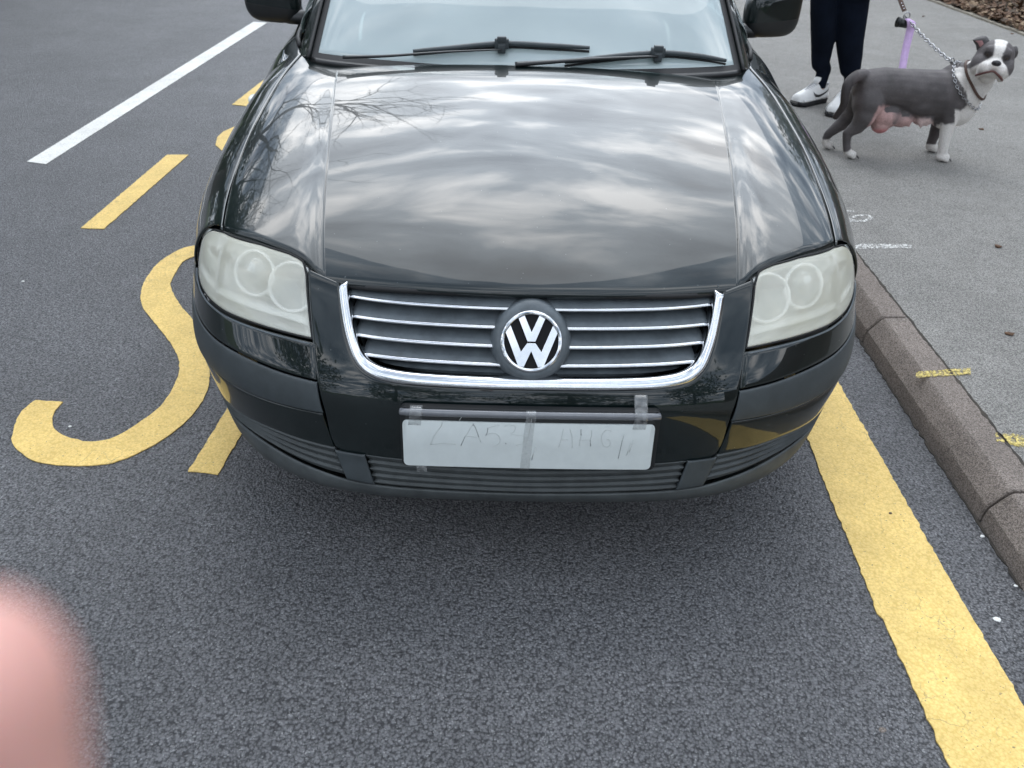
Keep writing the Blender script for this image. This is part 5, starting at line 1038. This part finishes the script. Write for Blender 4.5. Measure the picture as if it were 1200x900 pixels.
sh1 = pc+[.19, .02, .56]; sh0_ = pc+[-.19, .02, .56]; wr1 = HAND+[0, .06, .04]; el1 = sh1+[.07, .03, -.28]; el0 = sh0_+[-.05, .04, -.28]; wr0 = el0+[.02, -.10, -.24]
chain_(mb, [sh1, el1, wr1], [.055, .042, .028]); chain_(mb, [sh0_, el0, wr0], [.055, .042, .028])
def hand(mb, w, d, up_, s_=1., side=1, curl=.9):
    d = np.array(d, float); d /= np.linalg.norm(d); up_ = np.array(up_, float); up_ -= d*(up_@d); up_ /= np.linalg.norm(up_); lat = np.cross(d, up_)*side
    pal = w+d*.045*s_; ell(mb, pal, (.042*s_, .030*s_, .014*s_), np.stack([d, lat, up_], 1)); tips = []
    for i, L_ in enumerate((.068, .076, .070, .056)):
        b_ = w+d*.080*s_+lat*(.026-.0175*i)*s_; p_ = [b_]; a = .25; 
        for k, q_ in enumerate((.45, .32, .25)): a += curl*(.55+.1*k); p_.append(p_[-1]+(d*math.cos(a)-up_*math.sin(a))*L_*q_*s_)
        chain_(mb, p_, [.0095*s_, .0085*s_, .0078*s_, .0066*s_]); tips.append(p_[-1])
    tb_ = w+d*.02*s_+lat*.026*s_; chain_(mb, [tb_, tb_+(d*.5+lat*.75-up_*.25)*.036*s_, tb_+(d*.95+lat*.75-up_*.5)*.058*s_], [.0125*s_, .0105*s_, .0085*s_])
hand(mb, wr1, HAND-wr1, (-.2, 0, 1), 1., 1, 1.3); hand(mb, wr0, (.05, -.15, -1), (0, -1, 0), 1., -1, .4)
pb = fuse(mb, 'body', .011, 4, per); pb.data.materials.append(M['skin'])
# clothes follow the body
def shell(src, name, m, test, off):
    bm = bmesh.new(); bm.from_mesh(src.data); bm.normal_update(); kill = [f for f in bm.faces if not test(f.calc_center_median())]; bmesh.ops.delete(bm, geom=kill, context='FACES')
    for v in bm.verts: v.co += v.normal*(off+.003*noise.noise(v.co*13))
    me = bpy.data.meshes.new(name); bm.to_mesh(me); bm.free(); me.materials.append(M[m]); o_ = bpy.data.objects.new(name, me); link(o_, per); solid(o_, .004, -1); return o_
shell(pb, 'leggings', 'navy_cloth', lambda c: c.z < zhip+.14 and abs(c.x-2.33) > .09 if c.z > .8 else (c.z > KH+.095), .004)
shell(pb, 'jacket', 'jacket_cloth', lambda c: c.z > zhip-.02 and c.z < pc[2]+.625 and (np.array(c)-wr1)@((HAND-wr1)/np.linalg.norm(HAND-wr1)) < .005 and c.z > wr0[2]+.02, .014)
mb = MB(); P = superell(tuple(pc+[0, .012, .825]), (.092, .100, .110), 1, 1, 20, 28); P = [[v if not (v[1] < pc[1]-.05 and v[2] < pc[2]+.86) else np.array([v[0]*.0+pc[0]+(v[0]-pc[0])*.8, pc[1]-.03, v[2]]) for v in r_] for r_ in P]; mb.grid(P, closev=True); mb.tube([pc+[0, .10, .84], pc+[0, .14, .76], pc+[0, .13, .62]], [.03, .035, .015], 12); mb.build('hair', 'hair_brown', per)
mat('eye_white', (.75, .75, .72), .2); mat('lips', (.45, .18, .16), .5)
for sx in (-1, 1):
    mb = MB(); ell(mb, pc+[sx*.030, -.098, .808], (.013, .008, .007)); e_ = mb.build('eye', 'eye_white', per); mb = MB(); ell(mb, pc+[sx*.030, -.105, .808], (.0055, .003, .0055)); mb.build('iris', 'dark_void', e_)
mb = MB(); ell(mb, pc+[0, -.100, .755], (.022, .008, .006)); mb.build('mouth', 'lips', per)
# trainers
mat('shoe_white', (.74, .73, .71), .45, noise_amt=.08, nscale=30); mat('shoe_black', (.012, .012, .014), .55, noise_amt=.3); mat('shoe_grey', (.50, .50, .52), .7, noise_amt=.15)
def trainer(heel, toe, nm_side):
    heel = np.array([*heel[:2], KH]); toe = np.array([*toe[:2], KH]); d = toe-heel; L_ = np.linalg.norm(d); d /= L_; l = np.array([-d[1], d[0], 0]); z = np.array([0, 0, 1.]); T = lambda a, b_, c: heel+d*a*L_+l*b_+z*c
    def hw(a): return np.interp(a, [0, .04, .12, .3, .5, .7, .85, .95, 1], [.022, .036, .044, .044, .048, .056, .056, .046, .026])
    sole = MB(); rows = []
    for a in list(np.linspace(0, 1, 26)):
        w = hw(a)+.004; hh = .042-.012*ss((a-.4)/.4)+.004*ss((a-.9)/.1); b0 = .0015+.010*ss((a-.85)/.15); rows.append([T(a, -w*.96, b0), T(a, -w, b0+.004), T(a, -w, hh-.003), T(a, -w+.004, hh), T(a, w-.004, hh), T(a, w, hh-.003), T(a, w, b0+.004), T(a, w*.96, b0)])
    sole.grid(rows, closev=True); sole.F += [tuple(reversed(range(8))), tuple(len(sole.V)-8+i for i in range(8))]; sole.mi += [0, 0]; so_ = sole.build('sole', 'shoe_black', None)
    upp = MB(); rows = []
    for a in np.linspace(0.0, 1, 30):
        w = hw(a); top = np.interp(a, [0, .06, .15, .28, .40, .55, .70, .85, .95, 1], [.105, .125, .120, .118, .135, .118, .098, .084, .076, .050]); ww = np.interp(a, [0, .3, .45, .7, 1], [.8, .70, .60, .62, .7]); row = []
        for k in np.linspace(0, PI, 15): row.append(T(a, math.copysign(abs(math.cos(k))**.7, math.cos(k))*w*(1-(1-ww)*math.sin(k)**1.5*.6), .022+(top-.022)*math.sin(k)**.8))
        rows.append(row)
    upp.grid(rows); nr_ = len(rows[0]); upp.F += [tuple(range(nr_)), tuple(len(upp.V)-1-i for i in range(nr_))]; upp.mi += [0, 0]; up__ = outward(upp.build('upper', 'shoe_white', None), tuple(T(.5, 0, .03))); solid(up__, .004, -1)
    out = [so_, up__]
    def sidept(a, h_, sgn):
        w = hw(a); top = np.interp(a, [0, .06, .15, .28, .40, .55, .70, .85, .95, 1], [.105, .125, .120, .118, .135, .118, .098, .084, .076, .050]); ww = np.interp(a, [0, .3, .45, .7, 1], [.8, .70, .60, .62, .7]); k = math.asin(min(1, max(0, (h_-.022)/(top-.022))**(1/.8))); return T(a, sgn*(abs(math.cos(k))**.7*w*(1-(1-ww)*math.sin(k)**1.5*.6)+.0045), h_)
    for sgn in (1, -1):  # curved tick mark on each side
        spine = [(.03, .098), (.14, .078), (.27, .064), (.40, .058), (.50, .062), (.56, .074), (.60, .088)]; wd = [.002, .008, .012, .016, .016, .010, .001]
        sp_ = crom(spine, 5); wv = np.interp(np.linspace(0, 1, len(sp_)), np.linspace(0, 1, 7), wd); mk = MB(); mk.grid([[sidept(a, h_+dw, sgn) for dw in (-w*.5, 0, w*.5)] for (a, h_), w in zip(sp_, wv)]); m_ = mk.build('tick_mark', 'shoe_black', None); solid(m_, .0012, 0); out.append(m_)
        # overlay panel at heel and toe
        pn = MB(); pn.grid([[sidept(a, h_, sgn)-l*sgn*.0008 for h_ in np.linspace(.034, .048+.02*(1-a*1.5 if a < .5 else 0), 4)] for a in np.linspace(.03, .92, 24)]); pp = pn.build('overlay', 'shoe_white', None); solid(pp, .0015, 0); out.append(pp)
    lc = MB()
    for a in np.linspace(.46, .70, 6):
        top = np.interp(a, [.40, .55, .70, .85], [.135, .118, .095, .076])+.004; lc.tube([T(a, -.022, top-.010), T(a+.01, 0, top), T(a, .022, top-.010)], .0032, 6)
    out.append(lc.build('laces', 'shoe_grey', None)); 
    cl = MB(); cl.tube([T(.05, w*.02, .092) if False else T(.13+.13*math.cos(w), .027*math.sin(w), (.125)+.008*math.cos(w)) for w in np.linspace(0, 2*PI, 24)], .007, 8, False); out.append(cl.build('shoe_collar', 'shoe_grey', None))
    tg_ = MB(); tg_.tube([T(.44, 0, .128), T(.38, 0, .150), T(.34, 0, .165)], [.022, .027, .022], 10, sq=(1, .3), up=tuple(z)); out.append(tg_.build('tongue', 'shoe_white', None))
    e_ = empty('trainer', tuple(heel)); e_.parent = per; e_.matrix_parent_inverse = Matrix.Translation(-Vector(per.location))
    for o_ in out: o_.parent = e_; o_.matrix_parent_inverse = Matrix.Translation(-Vector(e_.location))
trainer(*SH1, 1)
trainer(*SH2, -1)

# ================================================================== litter specks
for i, (px_, py_, r_, m_, lb) in enumerate(((27, 330, .007, 'pebble_white', 'tiny white speck of litter on the road left of the letter S'), (82, 500, .007, 'pebble_white', 'tiny white speck of litter inside the hook of the letter S'), (1151, 629, .008, 'pebble_white', 'small white chip on the road at the foot of the kerb joint'), (1190, 687, .007, 'pebble_white', 'small white chip by the kerb at the right edge'), (1168, 726, .013, 'pebble_white', 'flat pale blob of chewing gum on the road right of the yellow line'), (1043, 603, .006, 'pebble_brown', 'small brown pebble lying on the broad yellow line'), (1034, 856, .010, 'kerb_concrete', 'pale grey crumb on the road at lower right'))):
    c = at(px_, py_, z=.0); onp = i == 5; fl = .2 if i in (4, 6) else .4; r_ *= .75; mb = MB(); P = superell((c[0], c[1], r_*fl*.7+(.004 if onp else 0)), (r_, r_*.8, r_*fl), 1, 1, 8, 12); P = [[v+.25*r_*noise.noise_vector(Vector(v*120)) for v in q_] for q_ in P]; mb.grid(P, closev=True); o = mb.build('pebble' if i == 5 else 'litter', m_); tag(o, lb, 'pebble' if i == 5 else 'litter')
rs = random.Random(3)
for i, (px_, py_) in enumerate(((1082, 19.5), (1186, 40), (1150, 152), (1183, 392), (1170, 290))):
    c = at(px_, py_, z=KH); mb = MB(); P = superell((c[0], c[1], KH+.004), (.016, .012, .005), 1, 1, 6, 10); P = [[v+.008*np.array(noise.noise_vector(Vector(v*60))) for v in q_] for q_ in P]; mb.grid(P, closev=True); o = mb.build('dead_leaf', 'leaf_brown'); tag(o, ['dark curled leaf scrap at the top of the pavement near the lead', 'dark curled leaf scrap below the verge edging at top right', 'small dark leaf scrap on the pavement right of the dog\'s fore paws', 'small dark scrap on the pavement above the yellow spray dash', 'small dark scrap midway up the right edge of the pavement'][i], 'leaf scrap')

# ================================================================== trees round about (seen in the car's reflections)
def bare_tree(name, base, h_, seed, label, lean=(0, 0), spread=1.):
    rs = random.Random(seed); root = empty(name, base); tag(root, label, 'tree', 'bare trees along the road')
    trunk = MB(); crown = MB()
    def br(p_, d, L_, r_, lv, mbb):
        pts = [np.array(p_)]; dd = np.array(d, float)
        n = 4 if lv < 3 else 3
        for i in range(n):
            dd = dd+np.array([rs.gauss(0, .13), rs.gauss(0, .13), rs.gauss(.03, .09)]); dd /= np.linalg.norm(dd); pts.append(pts[-1]+dd*L_/n)
        rr_ = np.linspace(r_, r_*.62, n+1); mbb.tube(pts, list(rr_), 7 if lv < 2 else (5 if lv < 3 else 3), False)
        if lv >= 7 or r_ < .0028: return
        k = 3 if lv < 4 else (3 if rs.random() < .4 else 2)
        for j in range(k):
            a = rs.uniform(0, 2*PI); t_ = rs.uniform(.25, .75)*spread; o1 = np.cross(dd, [0, 0, 1.]) if abs(dd[2]) < .95 else np.array([1., 0, 0]); o1 /= np.linalg.norm(o1); o2 = np.cross(dd, o1); nd = dd*math.cos(t_)+(o1*math.cos(a)+o2*math.sin(a))*math.sin(t_)
            br(pts[-1] if j < 2 else pts[-2], nd, L_*rs.uniform(.68, .86), r_*.62*rs.uniform(.8, 1.05), lv+1, crown)
    br(base, (lean[0], lean[1], 1), h_*.27, h_*.022, 0, trunk)
    trunk.build('trunk', 'bark', root); crown.build('branches', 'bark', root)
bare_tree('bare_tree', (-8.2, 10.1, 0), 16, 11, 'bare branching tree left of the road, mirrored in the left side of the bonnet', spread=1.0)
bare_tree('bare_tree', (-10.5, 14.5, 0), 17, 5, 'second bare tree farther back beyond the road on the left, mirrored in the bonnet', spread=1.1)
bare_tree('bare_tree', (10.5, 8.5, 0), 9, 8, 'bare tree behind the ivy bank on the right, its twigs mirrored by the right headlamp', spread=1.2)
def leafy(name, base, h_, w_, n, label, m='leaf_dark', conic=False, seed=1):
    rs = random.Random(seed); root = empty(name, base); tag(root, label, 'tree', 'evergreens round the road'); mb = MB(); b0 = np.array(base, float)
    mb.tube([b0, b0+[.05, 0, h_*.4], b0+[0, .05, h_*.85]], [.16, .11, .03], 8); cps = []
    for i in range(26):
        t_ = rs.uniform(.1, .97); rr_ = w_*(1-t_*.85 if conic else math.sin(PI*min(t_*.9+.1, 1))**.6)*rs.uniform(.4, 1); a = rs.uniform(0, 2*PI); q_ = b0+[rr_*math.cos(a), rr_*math.sin(a), h_*t_]; cps.append(q_); mb.tube([b0+[0, 0, h_*t_*.85], q_], [.03, .01], 5)
    mb.build('trunk', 'bark', root); mb = MB(); leaves(mb, cps, n, w_*.42, .09, .20); mb.build('crown', m, root, False)
leafy('evergreen_tree', (-6.4, 4.0, 0), 8.0, 1.9, 4200, 'dense dark evergreen left of the road, mirrored in the car\'s left wing', seed=1)
leafy('evergreen_tree', (-8.6, 6.6, 0), 9.0, 2.1, 4200, 'second dark evergreen on the left, beside the bare tree', seed=2)
leafy('evergreen_tree', (-6.5, 1.0, 0), 4.6, 1.6, 2600, 'low dark evergreen left of the road, nearest the viewer', seed=3)
leafy('evergreen_tree', (-9.4, 12.5, 0), 6.5, 2.3, 4200, 'broad evergreen behind the bare tree on the left side of the road', seed=11)
leafy('evergreen_tree', (-9.0, 17.0, 0), 6.5, 2.5, 3600, 'evergreen far along the left side of the road, third from the viewer', seed=12)
leafy('evergreen_tree', (-8.2, 22.5, 0), 7.5, 2.8, 3600, 'farthest evergreen on the left side of the road', seed=13)
leafy('evergreen_tree', (10.4, 14.5, 0), 7.5, 2.6, 3600, 'evergreen behind the brick wall on the right, mirrored by the right wing', seed=14)
leafy('evergreen_tree', (10.8, 19.5, 0), 8.5, 2.8, 3600, 'tall evergreen farther along behind the brick wall on the right', seed=15)
leafy('evergreen_tree', (11.0, 4.0, 0), 8.5, 2.6, 3600, 'evergreen behind the near end of the brick wall on the right', seed=16)
leafy('evergreen_tree', (-3.8, -13.5, 0), 6.5, 2.6, 3000, 'broad dark tree behind the viewer, mirrored left of the grille', seed=4)
leafy('evergreen_tree', (1.8, -15, 0), 5.5, 2.6, 3000, 'broad dark tree behind the viewer, mirrored above the number plate', seed=5)
leafy('evergreen_tree', (7.2, -12, 0), 6.8, 2.8, 3000, 'broad dark tree behind the viewer, mirrored right of the grille', seed=6)
leafy('evergreen_tree', (-9.5, -9, 0), 6.5, 2.8, 2600, 'broad dark tree behind the viewer on the far left', seed=7)
# low brick wall with a fence on the right beyond the verge (brown reflections in the wing)
mat('brick', (.20, .10, .07), .85, col2=(.12, .065, .045), nscale=9, bump=.6, bscale=40, bdist=.01)
mb = MB(); mb.box((8.7, 7, 1.15), (.11, 17, 1.15), bev=.01); o = mb.build('garden_wall', 'brick', None, False); tag(o, 'brown brick wall beyond the verge on the right', 'wall')

# ================================================================== the photographer's hand: a fingertip at the lens
CW = lambda x, y, z: CPOS+CR_*x+CU_*y+CF_*z
hd = empty('hand', tuple(CW(-.055, -.12, .07))); tag(hd, 'photographer\'s blurred pink fingertip poking into the bottom left corner', 'hand')
mb = MB()
chain_(mb, [CW(-.0352, -.0200, .050), CW(-.0362, -.036, .053), CW(-.039, -.060, .062), CW(-.048, -.088, .076)], [.0075, .0082, .0087, .0098])
ell(mb, CW(-.056, -.125, .088), (.020, .036, .044), np.stack([CF_, CR_, CU_], 1))
for i, (dx_, L_) in enumerate(((-.020, .9), (-.038, .82), (-.054, .68))):
    chain_(mb, [CW(-.056+dx_, -.092, .086), CW(-.056+dx_, -.060*L_-.012, .110), CW(-.056+dx_, -.072, .130), CW(-.056+dx_, -.092, .126)], [.0098, .0088, .0082, .0072])
chain_(mb, [CW(-.038, -.145, .094), CW(-.018, -.125, .115), CW(-.010, -.104, .128)], [.0135, .0112, .0092])
chain_(mb, [CW(-.060, -.150, .088), CW(-.066, -.20, .086), CW(-.075, -.30, .08)], [.024, .026, .034])
hb_ = fuse(mb, 'skin', .0016, 4, hd); hb_.data.materials.append(mat('finger_skin', (.68, .36, .31), .45, noise_amt=.10, nscale=60, bump=.2, bscale=500, bdist=.0005)); M['finger_skin'].node_tree.nodes['Principled BSDF'].inputs['Subsurface Weight'].default_value = .35; M['finger_skin'].node_tree.nodes['Principled BSDF'].inputs['Subsurface Radius'].default_value = (.006, .002, .001)
mb = MB(); ell(mb, CW(-.0354, -.022, .0425), (.0056, .0008, .0070), np.stack([CR_, CF_, CU_], 1)); mb.build('fingernail', None, hd, True, ['nail']) if False else None
mat('nail', (.70, .42, .38), .3); mb.build('fingernail', 'nail', hd)
